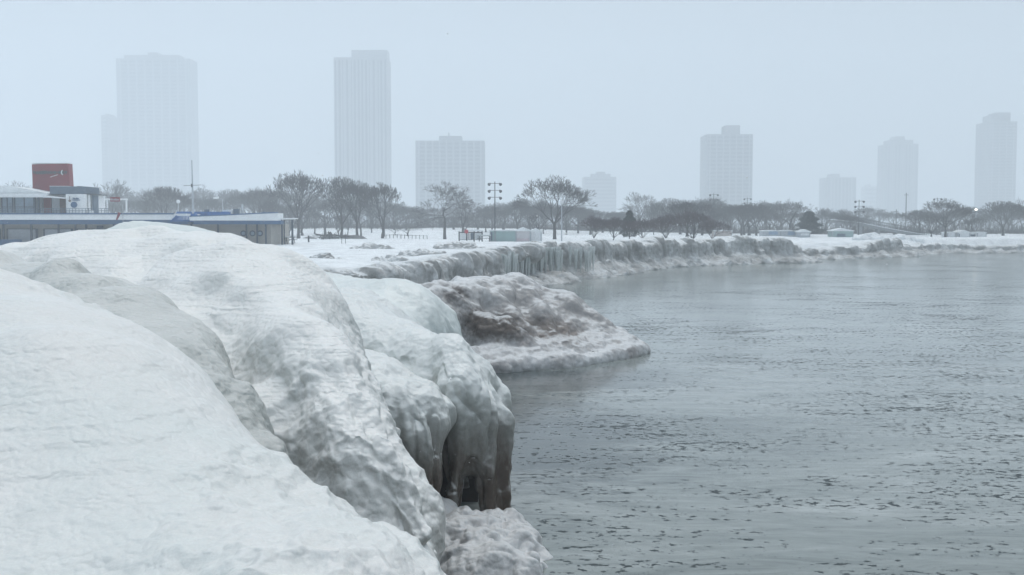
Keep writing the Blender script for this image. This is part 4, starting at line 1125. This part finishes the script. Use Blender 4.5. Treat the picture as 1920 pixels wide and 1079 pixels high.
# red tower
DC[0] = 9.1
m = MB(); m.box(X_(79.5, DB + 5.2), X_(97.4, DB + 5.2), DB + 5.2, DB + 8.6, Z_(402, DB + 5.2), Z_(371, DB + 5.2))
m2 = MB(); m2.prism([(X_(64.5), Z_(364)), (X_(97.5), Z_(364)), (X_(97.5), Z_(350)), (X_(133.5), Z_(350)), (X_(132), Z_(307)), (X_(64), Z_(308.5))], DB + 9.1, DB + 10.3)
rt_ = pb(m2, 'red_tower', M_RED); pb(m, 'red_wall', M_RED)
m = MB()
g_ = random.Random(9)
xx = 65.5
while xx < 127:
    w__ = g_.uniform(1.6, 3.2)
    t = 321.2 + g_.uniform(-.8, .8); bb = 326.6 + g_.uniform(-.9, .9)
    k_ = g_.randrange(3)
    if k_ == 0: m.box(X_(xx, DB + 9), X_(xx + w__, DB + 9), DB + 9.0, DB + 9.08, Z_(bb, DB + 9), Z_(t, DB + 9))
    elif k_ == 1:
        m.box(X_(xx, DB + 9), X_(xx + w__ * .4, DB + 9), DB + 9.0, DB + 9.08, Z_(bb, DB + 9), Z_(t, DB + 9)); m.box(X_(xx + w__ * .4, DB + 9), X_(xx + w__, DB + 9), DB + 9.0, DB + 9.08, Z_((t + bb) / 2 + 1, DB + 9), Z_((t + bb) / 2 - 1, DB + 9))
    else:
        m.box(X_(xx, DB + 9), X_(xx + w__, DB + 9), DB + 9.0, DB + 9.08, Z_(t + 1.8, DB + 9), Z_(t, DB + 9)); m.box(X_(xx + w__ * .3, DB + 9), X_(xx + w__ * .75, DB + 9), DB + 9.0, DB + 9.08, Z_(bb, DB + 9), Z_(t + 1.8, DB + 9) )
    xx += w__ + g_.choice([.35, .5, .9])
pb(m, 'lettering', M_STEEL, rt_)
m = MB()
pts = [(121, 319.5), (119.2, 322.5), (119.2, 325.5), (121.5, 328.5)]
for a, b2 in zip(pts[:-1], pts[1:]): m.tube((X_(a[0], DB + 9), DB + 8.95, Z_(a[1], DB + 9)), (X_(b2[0], DB + 9), DB + 8.95, Z_(b2[1], DB + 9)), .06, .06, 6)
m.tube((X_(98, DB + 9), DB + 8.97, Z_(332.5, DB + 9)), (X_(112, DB + 9), DB + 8.97, Z_(328, DB + 9)), .035, .035, 5)
pb(m, 'painted_mark', M_WHITE, rt_)
m = MB(); m.box(X_(63.6), X_(132.6), DB + 9.0, DB + 10.4, Z_(307.1), Z_(306.3)); pb(m, 'tower_coping', M_SNOW, rt_)
# grey deck house and white cabin
DC[0] = 4.7
m = MB(); m.box(X_(97), X_(162), DB + 4.6, DB + 9.0, Z_(364.3), Z_(350)); pb(m, 'grey_bridge', M_GREY)
m = MB(); m.box(X_(97), X_(131), DB + 4.5, DB + 9.05, Z_(350) + .003, Z_(349.2)); pb(m, 'roof_snow', M_SNOW)
m = MB(); m.tube((X_(141), DB + 6.5, Z_(350)), (X_(141), DB + 6.5, Z_(348.5)), .35, .3, 10); pb(m, 'vent', M_GREY)
m = MB(); m.box(X_(97.6), X_(112), DB + 5.0, DB + 9, Z_(401), Z_(371)); pb(m, 'grey_panel', M_LGREY)
m = MB(); m.box(X_(112), X_(124.5), DB + 5.05, DB + 9, Z_(401), Z_(371)); pb(m, 'cabin_door', M_BROWN)
DC[0] = 3.0
cab = [(X_(126), DB + 4.0)] + [(X_(126 + 36 * i / 6), DB + 3.0 - .55 * math.sin(math.pi * i / 6)) for i in range(7)] + [(X_(162), DB + 9), (X_(126), DB + 9)]
m = MB(); m.plan(cab, Z_(401), Z_(364.5)); cb = pb(m, 'cabin', M_WHITE)
m = MB(); m.tube((X_(145), DB + 2.30, Z_(384.5, DB + 2.3)), (X_(145), DB + 2.5, Z_(384.5, DB + 2.3)), .33, .33, 24); pt_ = pb(m, 'porthole', M_BLUE, cb)
m = MB(); m.box(X_(142), X_(156), DB + 2.3, DB + 2.5, Z_(376.2, DB + 2.3), Z_(374.8, DB + 2.3))
for q in range(5): m.box(X_(143.2 + q * 2.3), X_(144.3 + q * 2.3), DB + 2.32, DB + 2.5, Z_(373.6, DB + 2.3), Z_(371 + (q % 3) * .6, DB + 2.3))
pb(m, 'name_board', M_BLUE, cb)
m = MB(); m.tube((X_(137), DB + 2.35, Z_(377, DB + 2.3)), (X_(137), DB + 2.55, Z_(377, DB + 2.3)), .12, .12, 8); m.box(X_(136.8), X_(137.2), DB + 2.36, DB + 2.5, Z_(376, DB + 2.3), Z_(368.5, DB + 2.3)); pb(m, 'emblem', M_BROWN, cb)
DC[0] = 4.0
m = MB(); m.box(X_(162.5), X_(171), DB + 5.0, DB + 6.5, Z_(401), Z_(366)); pb(m, 'stair_wall', M_GREY)
m = MB(); m.box(X_(163), X_(176), DB + 3.5, DB + 8.5, Z_(365.5), Z_(363.5)); pb(m, 'stair_roof', M_STEEL)
for uu_ in (168, 175):
    m = MB(); m.tube((X_(uu_), DB + 3.7, Z_(401)), (X_(uu_), DB + 3.7, Z_(365.5)), .07, .07, 6); pb(m, 'stair_post', M_STEEL)
m = MB(); m.box(X_(170), X_(176), DB + 3.4, DB + 4.2, Z_(401), Z_(394.5)); pb(m, 'rooftop_unit', M_WHITE)
# deck railing
DC[0] = 0.9
ra_ = MB()
for q in range(-60, 205, 6): ra_.tube((X_(q), DB + .9, Z_(401)), (X_(q), DB + .9, Z_(391.5)), .03, .03, 5)
for v_ in (391.5, 395, 398): ra_.tube((X_(-80), DB + .9, Z_(v_)), (X_(205), DB + .9, Z_(v_)), .028, .028, 5)
pb(ra_, 'deck_railing', M_GREY)
# scoreboard frame
DC[0] = 1.9
m = MB()
for uu_, v1 in ((202.5, 402), (238.5, 397)): m.tube((X_(uu_), DB + 2, Z_(v1 + 2)), (X_(uu_), DB + 2, Z_(374)), .10, .10, 8)
m.tube((X_(199), DB + 2, Z_(374.2)), (X_(241), DB + 2, Z_(374.2)), .09, .09, 8)
sf = pb(m, 'sign_frame', M_WHITE)
m = MB(); m.box(X_(210), X_(227.5), DB + 1.75, DB + 1.88, Z_(378.4), Z_(370)); sb_ = pb(m, 'red_sign', M_RED, sf)
m = MB()
for q in range(6): m.box(X_(211.5 + q * 2.6), X_(213 + q * 2.6), DB + 1.72, DB + 1.745, Z_(376.4), Z_(372.6 + (q * 7 % 3) * .5))
pb(m, 'sign_text', M_LGREY, sf)
# red flag / thin staffs
DC[0] = -1.0
m = MB(); m.tube((X_(221.5), DB - 1.2, Z_(412.5)), (X_(227), DB - 1.2, Z_(399)), .09, .16, 8); pb(m, 'red_spar', M_RED)
m = MB(); m.tube((X_(232), DB - 1.0, GZ - .4), (X_(232), DB - 1.0, Z_(384)), .035, .03, 6); pb(m, 'staff', M_LGREY)
# blue deck screen and curved stair
DC[0] = 5.0
m = MB(); m.prism([(X_(333), Z_(407.5)), (X_(420), Z_(405.5)), (X_(431), Z_(403.5)), (X_(430), Z_(397.5)), (X_(334), Z_(397)), (X_(331), Z_(400))], DB + 5, DB + 8); pb(m, 'blue_screen', M_BLUE2)
DC[0] = -.5
m = MB()
for q in range(16):
    a = q / 15; m.tube((X_(324 + 34 * a), DB - .3 - .8 * math.sin(a * 3.1), Z_(416)), (X_(328 + 28 * a), DB - .3 - .8 * math.sin(a * 3.1), Z_(405.5)), .045, .045, 5)
m.tube((X_(322), DB - .6, Z_(415.5)), (X_(336), DB - 1.2, Z_(405.5)), .09, .09, 6); pb(m, 'curved_stair', M_BLUE2)
m = MB(); m.tube((X_(326), DB + 1.6, Z_(414)), (X_(360), DB + 1.6, Z_(407)), .5, .5, 6)
pb(m, 'stair_drum', M_BLUE2)
m = MB(); m.tube((X_(339), DB + .4, Z_(407.2)), (X_(345), DB + .4, Z_(407.6)), .22, .15, 8); pb(m, 'stair_snow', M_SNOW)
# mast
DC[0] = 4.5
m = MB(); m.tube((X_(366), DB + 4, Z_(407)), (X_(365), DB + 4, Z_(301)), .13, .05, 8); ms = pb(m, 'mast', M_LGREY)
m = MB(); m.tube((X_(349), DB + 4, Z_(349)), (X_(382), DB + 4, Z_(347.5)), .025, .025, 6); pb(m, 'yardarm', M_STEEL, ms)
m = MB(); m.tube((X_(365.2), DB + 3.8, Z_(352)), (X_(365.2), DB + 3.8, Z_(345.5)), .09, .09, 6); pb(m, 'mast_light', M_STEEL, ms)
for (a, b2, v0, v1, mt) in ((446, 451, 402, 395, M_LGREY), (448, 450, 396, 383, M_LGREY), (412, 431, 401, 393.5, M_WHITE), (433, 443, 402, 392, M_GREY), (487, 493, 401, 397, M_GREY), (378, 385, 400, 393, M_GREY)):
    m = MB(); m.box(X_(a), X_(b2), DB + 5.8, DB + 6.4, Z_(v0 + 2), Z_(v1)); pb(m, 'rooftop_unit', mt)

# ------------------------------------------------------------------ poles and lamps
def gz_at(x, y): return float(ground_z(np.array([x]), np.array([y]))[0])
M_LAMPG = plain('lamp_glass', (0.7, 0.72, 0.74), 0.2, .05, 3)
ml, n_, l_, b_ = new_mat('lit_lamp'); b_.inputs['Emission Color'].default_value = (1.0, 0.93, 0.75, 1); b_.inputs['Emission Strength'].default_value = 9.0
def floodlight(u, vt, D, label, tiers=3):
    x = (u - 960) / FPX * D; z0 = gz_at(x, D); zt = float(P(u, vt, D)[2]); H = zt - z0
    r = empty('floodlight_mast', (x, D, z0), label, 'floodlight', 'floodlight masts in the park')
    m = MB(); m.tube((0, 0, -.4), (0, 0, H), .09, .06, 8); m.build('pole', M_STEEL, r)
    for t in range(tiers):
        z = H - .25 - t * .95; w = .62
        m = MB(); m.tube((-w, 0, z), (w, 0, z), .04, .04, 6); m.build('crossarm', M_STEEL, r)
        for s in (-1, 1):
            m = MB(); aim = Vector((s * .35, -.55, -.35)); a = Vector((s * w, -.1, z + .02)); m.tube(a, a + aim * .45, .08, .20, 10); m.tube(a + aim * .45, a + aim * .55, .22, .22, 10); m.build('lamp_head', M_STEEL, r)
    return r
floodlight(928, 341, 152, 'nearest floodlight mast with six lamp heads left of the broadest tree')
floodlight(1337, 363, 225, 'hazy floodlight mast left of the square tower base', 2)
floodlight(1400, 371, 262, 'fainter floodlight mast right of the square tower base', 2)
floodlight(1609, 375, 205, 'floodlight mast by the upper end of the sloping footbridge', 3)
floodlight(1755, 371, 232, 'floodlight mast standing inside the wide bare tree', 2)
def lamp(u, vt, D, label, lit=False, arm=0.0, globe=True):
    x = (u - 960) / FPX * D; z0 = gz_at(x, D); zt = float(P(u, vt, D)[2]); H = zt - z0
    r = empty('street_lamp', (x, D, z0), label, 'street lamp', 'street lamps in the park')
    m = MB(); m.tube((0, 0, -.4), (0, 0, H), .10, .06, 8); m.build('pole', M_LGREY, r)
    if arm:
        m = MB(); m.tube((0, 0, H), (-arm, 0, H + .2), .05, .04, 6); m.build('arm', M_LGREY, r)
        m = MB(); m.tube((-arm - .5, 0, H + .18), (-arm + .3, 0, H + .25), .12, .16, 8); m.build('lamp_head', M_WHITE, r)
    else:
        me = bpy.data.meshes.new('globe'); bm = bmesh.new(); bmesh.ops.create_uvsphere(bm, u_segments=14, v_segments=9, radius=.30 if not lit else .22); bm.to_mesh(me); bm.free()
        me.materials.append(ml if lit else M_LAMPG); o = bpy.data.objects.new('globe', me); C.objects.link(o); o.parent = r; o.location = (0, 0, H + .2)
        m = MB(); m.tube((0, 0, H - .1), (0, 0, H + .02), .1, .2, 8); m.build('collar', M_STEEL, r)
lamp(1053, 382, 150, 'street lamp with a white globe in front of the broadest tree')
lamp(336, 381, 165, 'street lamp with a white globe behind the blue rooftop screen')
lamp(1828, 395, 240, 'lit street lamp glowing at the right beside the rightmost tower', lit=True)
lamp(419, 374, 168, 'street lamp with a side arm behind the prow deck', arm=.9)
for (u, vt, D, lab) in ((1697, 362, 262, 'tall slender utility pole with a small crossbar before the round crowned tower'), (1679, 393, 262, 'short slender utility pole left of the tall slender one'), (1540, 396, 262, 'short pole right of the cone shaped evergreen')):
    x = (u - 960) / FPX * D; z0 = gz_at(x, D); H = float(P(u, vt, D)[2]) - z0
    r = empty('utility_pole', (x, D, z0), lab, 'pole', 'utility poles')
    m = MB(); m.tube((0, 0, -.4), (0, 0, H), .13, .09, 8); m.build('pole', M_STEEL, r)
    m = MB(); m.tube((-.5, 0, H - .5), (.5, 0, H - .5), .06, .06, 6); m.build('crossbar', M_STEEL, r)

# ------------------------------------------------------------------ huts, containers, bridge
M_TEAL = plain('teal_panel', (0.30, 0.42, 0.41), 0.6, .10, 1)
M_PINK = plain('pale_pink', (0.56, 0.54, 0.55), 0.7, .08, 1)
M_PBLUE = plain('faded_blue', (0.24, 0.34, 0.46), 0.6, .12, 1)
M_ORNG = plain('faded_orange', (0.42, 0.37, 0.34), 0.7, .15, 2)
def hut(u0, u1, vt, D, label, mat, name='beach_hut', cat='hut', depth=3.0, roof='gable', door=None, group='beach huts and containers', trim=M_LGREY, vb=None):
    x0, x1 = (u0 - 960) / FPX * D, (u1 - 960) / FPX * D; xc = (x0 + x1) / 2; w = x1 - x0
    z0 = gz_at(xc, D) if vb is None else float(P(u0, vb, D)[2]); H = float(P(u0, vt, D)[2]) - z0
    r = empty(name, (xc, D + depth / 2, z0), label, cat, group)
    m = MB(); m.box(-w / 2, w / 2, -depth / 2, depth / 2, -.4, H); wl_ = m.build('wall', mat, r)
    m = MB()
    for s in (-1, 1): m.box(s * w / 2 - .06, s * w / 2 + .06, -depth / 2 - .06, -depth / 2 + .06, -.4, H)
    m.build('corner_post', trim, r)
    m = MB()
    if roof == 'gable': m.prism([(-w / 2 - .2, H + .003), (w / 2 + .2, H + .003), (w / 2 + .2, H + .12), (0, H + .55), (-w / 2 - .2, H + .12)], -depth / 2 - .2, depth / 2 + .2)
    else: m.prism([(-w / 2 - .15, H + .003), (w / 2 + .15, H + .003), (w / 2 + .1, H + .12), (w * .2, H + .22), (-w * .3, H + .18), (-w / 2 - .1, H + .1)], -depth / 2 - .15, depth / 2 + .15)
    m.build('snowy_roof', M_SNOW, r)
    if door is not None:
        m = MB(); m.box(-w / 2 + w * door[0], -w / 2 + w * door[1], -depth / 2 - .05, -depth / 2 - .01, door[2] * H, door[3] * H); m.build('shutter', door[4], r)
    return r
hut(919, 928, 434, 144, 'dark teal end section left of the pale teal container', M_TEAL, 'container', 'container', roof='flat', door=(.1, .5, .1, .9, M_GREY))
hut(928.6, 967, 434, 144, 'pale teal container with a faint dark drawing on its side', M_TEAL, 'container', 'container', roof='flat')
rr_ = hut(968, 994, 434, 144, 'pale pinkish hut with a low gable roof beside the teal container', M_PINK, door=(.04, .9, .0, .3, plain('pink_board', (.55, .47, .49), .7, .1, 1)))
hut(995, 1015, 436, 146, 'white hut under a humped snow cap left of the broadest tree', M_WHITE, door=(.95, 1.0, 0, 1, M_GREY))
hut(1340, 1372, 434, 205, 'faded orange hut in the haze below the distant floodlights', M_ORNG, roof='flat')
hut(1430, 1462, 434, 200, 'grey hut with a faded blue panel, left one of the pair', M_LGREY, roof='flat', door=(.34, .86, .3, .95, M_PBLUE))
hut(1464, 1494, 434, 200, 'grey hut with a faded blue panel, right one of the pair', M_LGREY, roof='flat', door=(.42, .86, .3, .95, M_PBLUE))
hut(1499, 1518, 436, 196, 'small hut with two snow covered ledges by the evergreen', M_LGREY, door=(.1, .9, .4, .8, M_SNOW))
hut(1560, 1599, 434, 200, 'teal roofed hut with dark twin openings', M_TEAL, roof='gable', door=(.22, .62, .1, .6, M_GREY))
hut(1776, 1790, 437, 205, 'white boxy hut, leftmost of the three under the wide tree', M_WHITE, roof='flat')
hut(1796, 1817, 437, 205, 'white boxy hut with an uneven snowy top, middle of the three', M_WHITE, roof='gable', door=(.0, .12, .1, .8, M_GREY))
hut(1832, 1848, 437, 207, 'white boxy hut with a raised flap, rightmost of the three', M_WHITE, roof='flat')
hut(1818, 1831.5, 440, 208, 'grey hut between two white boxy huts', M_GREY, roof='flat')
# notice board shelter
D = 144; x = (883 - 960) / FPX * D; z0 = gz_at(x, D)
ns = empty('notice_board', (x, D, z0), 'framed notice board shelter with a round red sign and snowy top', 'notice board')
def bx_(u): return (u - 883) / FPX * D
def bz_(v): return float(P(883, v, D)[2]) - z0
for u_ in (861, 875, 889, 904):
    m = MB(); m.box(bx_(u_) - .08, bx_(u_) + .08, -.08, .08, -.4, bz_(434)); m.build('post', M_STEEL, ns)
m = MB(); m.box(bx_(860), bx_(905), -.09, .09, bz_(437), bz_(435)); m.box(bx_(861) + .09, bx_(904) - .09, -.07, .07, bz_(450.5), bz_(449.6)); m.build('rail', M_STEEL, ns)
for a, b2, mt in ((862.5, 873.5, M_WHITE), (876.5, 881, M_PINK), (882, 888, M_GREY), (890.5, 902.5, M_WHITE)):
    m = MB(); m.box(bx_(a), bx_(b2), -.04, .04, bz_(449.4), bz_(437.2)); m.build('board', mt, ns)
m = MB(); m.prism([(bx_(868), bz_(433.8)), (bx_(906), bz_(433.8)), (bx_(904), bz_(431.5)), (bx_(892), bz_(430.6)), (bx_(878), bz_(430.8))], -.7, .9); m.build('snow_cap', M_SNOW, ns)
m = MB(); m.tube((bx_(875), -.82, bz_(434.5)), (bx_(875), -.76, bz_(434.5)), .26, .26, 16); m.build('round_sign', plain('red_sign', (.5, .07, .09), .5, .1, 2), ns)
# picnic tables
def picnic(u, D, label):
    x = (u - 960) / FPX * D; z0 = gz_at(x, D)
    r = empty('picnic_table', (x, D, z0), label, 'picnic table', 'picnic tables in the snow')
    m = MB(); m.box(-.9, .9, -.4, .4, .70, .76); m.build('tabletop', M_STEEL, r)
    m = MB(); m.box(-.85, .85, -.36, .36, .764, .90); m.build('snow_cap', M_SNOW, r)
    for s in (-1, 1):
        m = MB(); m.box(-.9, .9, s * .75 - .13, s * .75 + .13, .42, .47); m.build('bench', M_STEEL, r)
        m = MB(); m.tube((s * .65, -.75, -.1), (s * .65, .1, .72), .04, .04, 5); m.tube((s * .65, .75, -.1), (s * .65, -.1, .72), .04, .04, 5); m.build('leg', M_STEEL, r)
picnic(527, 128, 'snow covered picnic table under the pavilion canopy, left one')
picnic(541, 131, 'snow covered picnic table near the canopy tip, right one')
picnic(908, 143, 'picnic table between the notice board and the teal container')
# footbridge
D = 235
br = empty('footbridge', ((1690 - 960) / FPX * D, D, 2.0), 'long sloping footbridge ramp with snowy deck descending to the right', 'footbridge')
def q_(u, v): p = P(u, v, D); return (p[0] - br.location.x, 0, p[2] - 2.0)
m = MB(); pts = [(1560, 413), (1612, 419), (1650, 427), (1700, 436), (1750, 444), (1790, 448)]
for a, b2 in zip(pts[:-1], pts[1:]):
    A_, B_ = q_(*a), q_(*b2)
    m.add([(A_[0], -1.2, A_[2] - .45), (B_[0], -1.2, B_[2] - .45), (B_[0], 1.2, B_[2] - .45), (A_[0], 1.2, A_[2] - .45), (A_[0], -1.2, A_[2]), (B_[0], -1.2, B_[2]), (B_[0], 1.2, B_[2]), (A_[0], 1.2, A_[2])],
          [(0, 3, 2, 1), (4, 5, 6, 7), (0, 1, 5, 4), (1, 2, 6, 5), (2, 3, 7, 6), (3, 0, 4, 7)])
m.build('deck', M_CONC, br)
m = MB()
for a, b2 in zip(pts[:-1], pts[1:]):
    A_, B_ = q_(*a), q_(*b2)
    m.add([(A_[0], -1.1, A_[2] + .004), (B_[0], -1.1, B_[2] + .004), (B_[0], 1.1, B_[2] + .004), (A_[0], 1.1, A_[2] + .004), (A_[0], -1.1, A_[2] + .2), (B_[0], -1.1, B_[2] + .2), (B_[0], 1.1, B_[2] + .2), (A_[0], 1.1, A_[2] + .2)],
          [(0, 3, 2, 1), (4, 5, 6, 7), (0, 1, 5, 4), (1, 2, 6, 5), (2, 3, 7, 6), (3, 0, 4, 7)])
m.build('deck_snow', M_SNOW, br)
for s in (-1.15, 1.15):
    m = MB()
    for a, b2 in zip(pts[:-1], pts[1:]):
        A_, B_ = Vector(q_(*a)), Vector(q_(*b2))
        for hh in (.6, 1.15): m.tube(A_ + Vector((0, s, hh)), B_ + Vector((0, s, hh)), .045, .045, 5)
        nn = 12
        for i in range(nn):
            p_ = A_.lerp(B_, i / nn) + Vector((0, s, 0)); m.tube(p_, p_ + Vector((0, 0, 1.15)), .035, .035, 4)
    m.build('railing', M_STEEL, br)
for u_, v_ in ((1570, 415), (1612, 419), (1645, 426), (1680, 432), (1715, 439)):
    A_ = q_(u_, v_); m = MB(); m.box(A_[0] - .3, A_[0] + .3, -.9, .9, -.6, A_[2] - .46 if u_ != 1715 else A_[2] - .6); m.build('pier', M_CONC, br)
# brush pile, heap, posts, low rope fence
g_ = random.Random(21)
D = 178; x = (622 - 960) / FPX * D
r = empty('brush_pile', (x, D, gz_at(x, D)), 'heap of cut logs and branches in the snow beneath the forked tree', 'brush pile')
aa, bb_, r0, r1 = [], [], [], []
for i in range(22):
    c = Vector((g_.gauss(0, 1.1), g_.gauss(0, .7), g_.uniform(0, .55))); d = Vector((g_.gauss(0, 1), g_.gauss(0, .7), g_.gauss(.1, .2))).normalized() * g_.uniform(.6, 1.3)
    m = MB(); m.tube(c - d, c + d, g_.uniform(.08, .2), g_.uniform(.05, .15), 7); m.build('log', M_BARK, r)
for i in range(260):
    c = Vector((g_.gauss(0, 1.3), g_.gauss(0, .8), g_.uniform(0, .6))); d = Vector((g_.gauss(0, 1), g_.gauss(0, .7), g_.gauss(.35, .5))).normalized() * g_.uniform(.4, .9)
    aa.append(c); bb_.append(c + d); r0.append(.025); r1.append(.01)
segs_mesh('twigs', aa, bb_, r0, r1, 3, M_TWIG, r)
sn = Ice().chain([((-1.4, 0, -.1), .5), ((.9, .2, 0), .55)], .3)
def disp_small(V, N): return N * (0.12 * fbm(V * 1.2, 3, 91))[:, None]
o = ice_mesh('snow_cap', sn, ((-2.6, 2.2), (-1.2, 1.4), (-.8, 1.2)), .14, M_SNOW, disp_small, 0, parent=r)
for (u, D, w, hgt, lab, mt) in ((664, 179, 2.6, .75, 'low dark earth heap at the foot of the dense bare tree', plain('dark_earth', (.13, .125, .12), .95, .3, 1.5)),
                                (581, 182, 1.4, .45, 'small dark earth heap left of the brush pile', plain('earth', (.16, .155, .15), .95, .3, 1.5))):
    x = (u - 960) / FPX * D
    h_ = Ice().chain([((-w * .6, 0, -.3), hgt), ((0, .1, -.15), hgt * 1.1), ((w * .55, 0, -.35), hgt)], .5)
    o = ice_mesh('earth_heap', h_, ((-w * 1.6, w * 1.6), (-1.5, 1.5), (-1, 1.5)), .14, mt, disp_small, 0)
    o.location = (x, D, gz_at(x, D)); tag(o, lab, 'heap')
for (u, vt, D, lab) in ((579, 442, 134, 'single dark post on the snow right of the pavilion'), (641, 444, 128, 'thin stake on the snow, left one of a pair'), (648, 446, 128, 'thin stake on the snow, right one of a pair')):
    x = (u - 960) / FPX * D; z0 = gz_at(x, D); H = float(P(u, vt, D)[2]) - z0
    m = MB(); m.tube((0, 0, -.4), (0, 0, H * .96), .11 if u == 579 else .035, .10 if u == 579 else .03, 8); m.tube((0, 0, H * .96), (0, 0, H), .08 if u == 579 else .03, .03, 8)
    o = m.build('marker_post', M_STEEL, loc=(x, D, z0)); tag(o, lab, 'post', 'posts on the snow')
D = 184; x = (760 - 960) / FPX * D
r = empty('rope_fence', (x, D, gz_at(x, D)), 'low post and rope fence on the snow between the clump and the open tree', 'fence')
m = MB()
prev = None
for q in range(12):
    xx = (724 + q * 7 - 760) / FPX * D; zz = gz_at(x + xx, D) - r.location.z
    pm = MB(); pm.tube((xx, 0, zz - .3), (xx, 0, zz + .65), .06, .05, 6); pm.build('post', M_STEEL, r)
    if prev: m.tube(prev, (xx, 0, zz + .55), .03, .03, 5)
    prev = (xx, 0, zz + .55)
m.build('rope', M_STEEL, r)
# ice hummocks on the shore snow
gh = random.Random(33)
HM = [(645, 497, 52, .5, 'small dark speckled ice hummock near the smooth lobe'), (732, 472, 74, .9, 'low ice hummock on the snow above the rounded wall'), (790, 462, 88, 1.2, 'wide pale ice hummock in the middle of the snowfield'),
      (860, 452, 112, 1.7, 'long grey ice hummock in front of the notice board'), (905, 466, 86, 1.3, 'ice hummock with a shaded hollow left of the icicle wall'), (610, 470, 80, .9, 'low hummock on the snow right of the pavilion'),
      (700, 455, 110, 1.5, 'grey ice hummock in line with the thin stakes'), (1640, 447, 170, 2.2, 'white snow heap behind the fringed hump'), (1690, 449, 172, 1.9, 'white snow heap right of the fringed hump'), (1020, 449, 118, 1.2, 'snow capped hummock at the foot of the broadest tree')]
for i, (u, v, D, rad, lab) in enumerate(HM):
    x = (u - 960) / FPX * D
    h_ = Ice().chain([((-rad, gh.uniform(-.3, .3), -rad * .55), rad * .8), ((0, 0, -rad * .5), rad), ((rad * 1.1, gh.uniform(-.3, .3), -rad * .55), rad * .75)], .6)
    def dh(V, N, i=i): return N * (0.22 * rad * fbm(V * (1.6 / rad) + i * 7.3, 4, 95))[:, None]
    o = ice_mesh('ice_hummock', h_, ((-rad * 2.4, rad * 2.4), (-rad * 1.7, rad * 1.7), (-rad * .8, rad * 1.2)), rad * .12, M_WALL if i not in (7, 8, 9) else M_SNOW, dh, 1)
    o.location = (x, D, gz_at(x, D) - .05); tag(o, lab, 'ice hummock', 'ice hummocks on the shore snow')

# falling snow
g = np.random.RandomState(8); n = 5200
c = np.stack([g.uniform(-26, 26, n), g.uniform(3.5, 75, n), g.uniform(0.2, 18, n)], 1)
rad = g.uniform(.0035, .009, n) * (0.6 + c[:, 1] / 60)
oc = np.array([(1, 0, 0), (-1, 0, 0), (0, 1, 0), (0, -1, 0), (0, 0, 1), (0, 0, -1)], float)
fo = np.array([(0, 2, 4), (2, 1, 4), (1, 3, 4), (3, 0, 4), (2, 0, 5), (1, 2, 5), (3, 1, 5), (0, 3, 5)])
V = (c[:, None, :] + oc[None] * rad[:, None, None]).reshape(-1, 3); F = (fo[None] + (np.arange(n) * 6)[:, None, None]).reshape(-1, 3)
o = mesh_np('falling_snow', V, F, plain('snowflake', (.9, .9, .9), .8, .02, 1), smooth=False); tag(o, kind='stuff')
# ------------------------------------------------------------------ haze
m = MB(); m.box(-1600, 1600, -60, 1500, -3.5, 240)
hz, n, l, b = new_mat('haze'); n.remove(b)
pv = N_(n, 'ShaderNodeVolumePrincipled'); pv.inputs['Color'].default_value = (0.905, 0.96, 1.0, 1); pv.inputs['Density'].default_value = 0.00175
pv.inputs['Anisotropy'].default_value = 0.0
l.new(pv.outputs['Volume'], n['Material Output'].inputs['Volume'])
tag(m.build('haze', hz), kind='stuff')
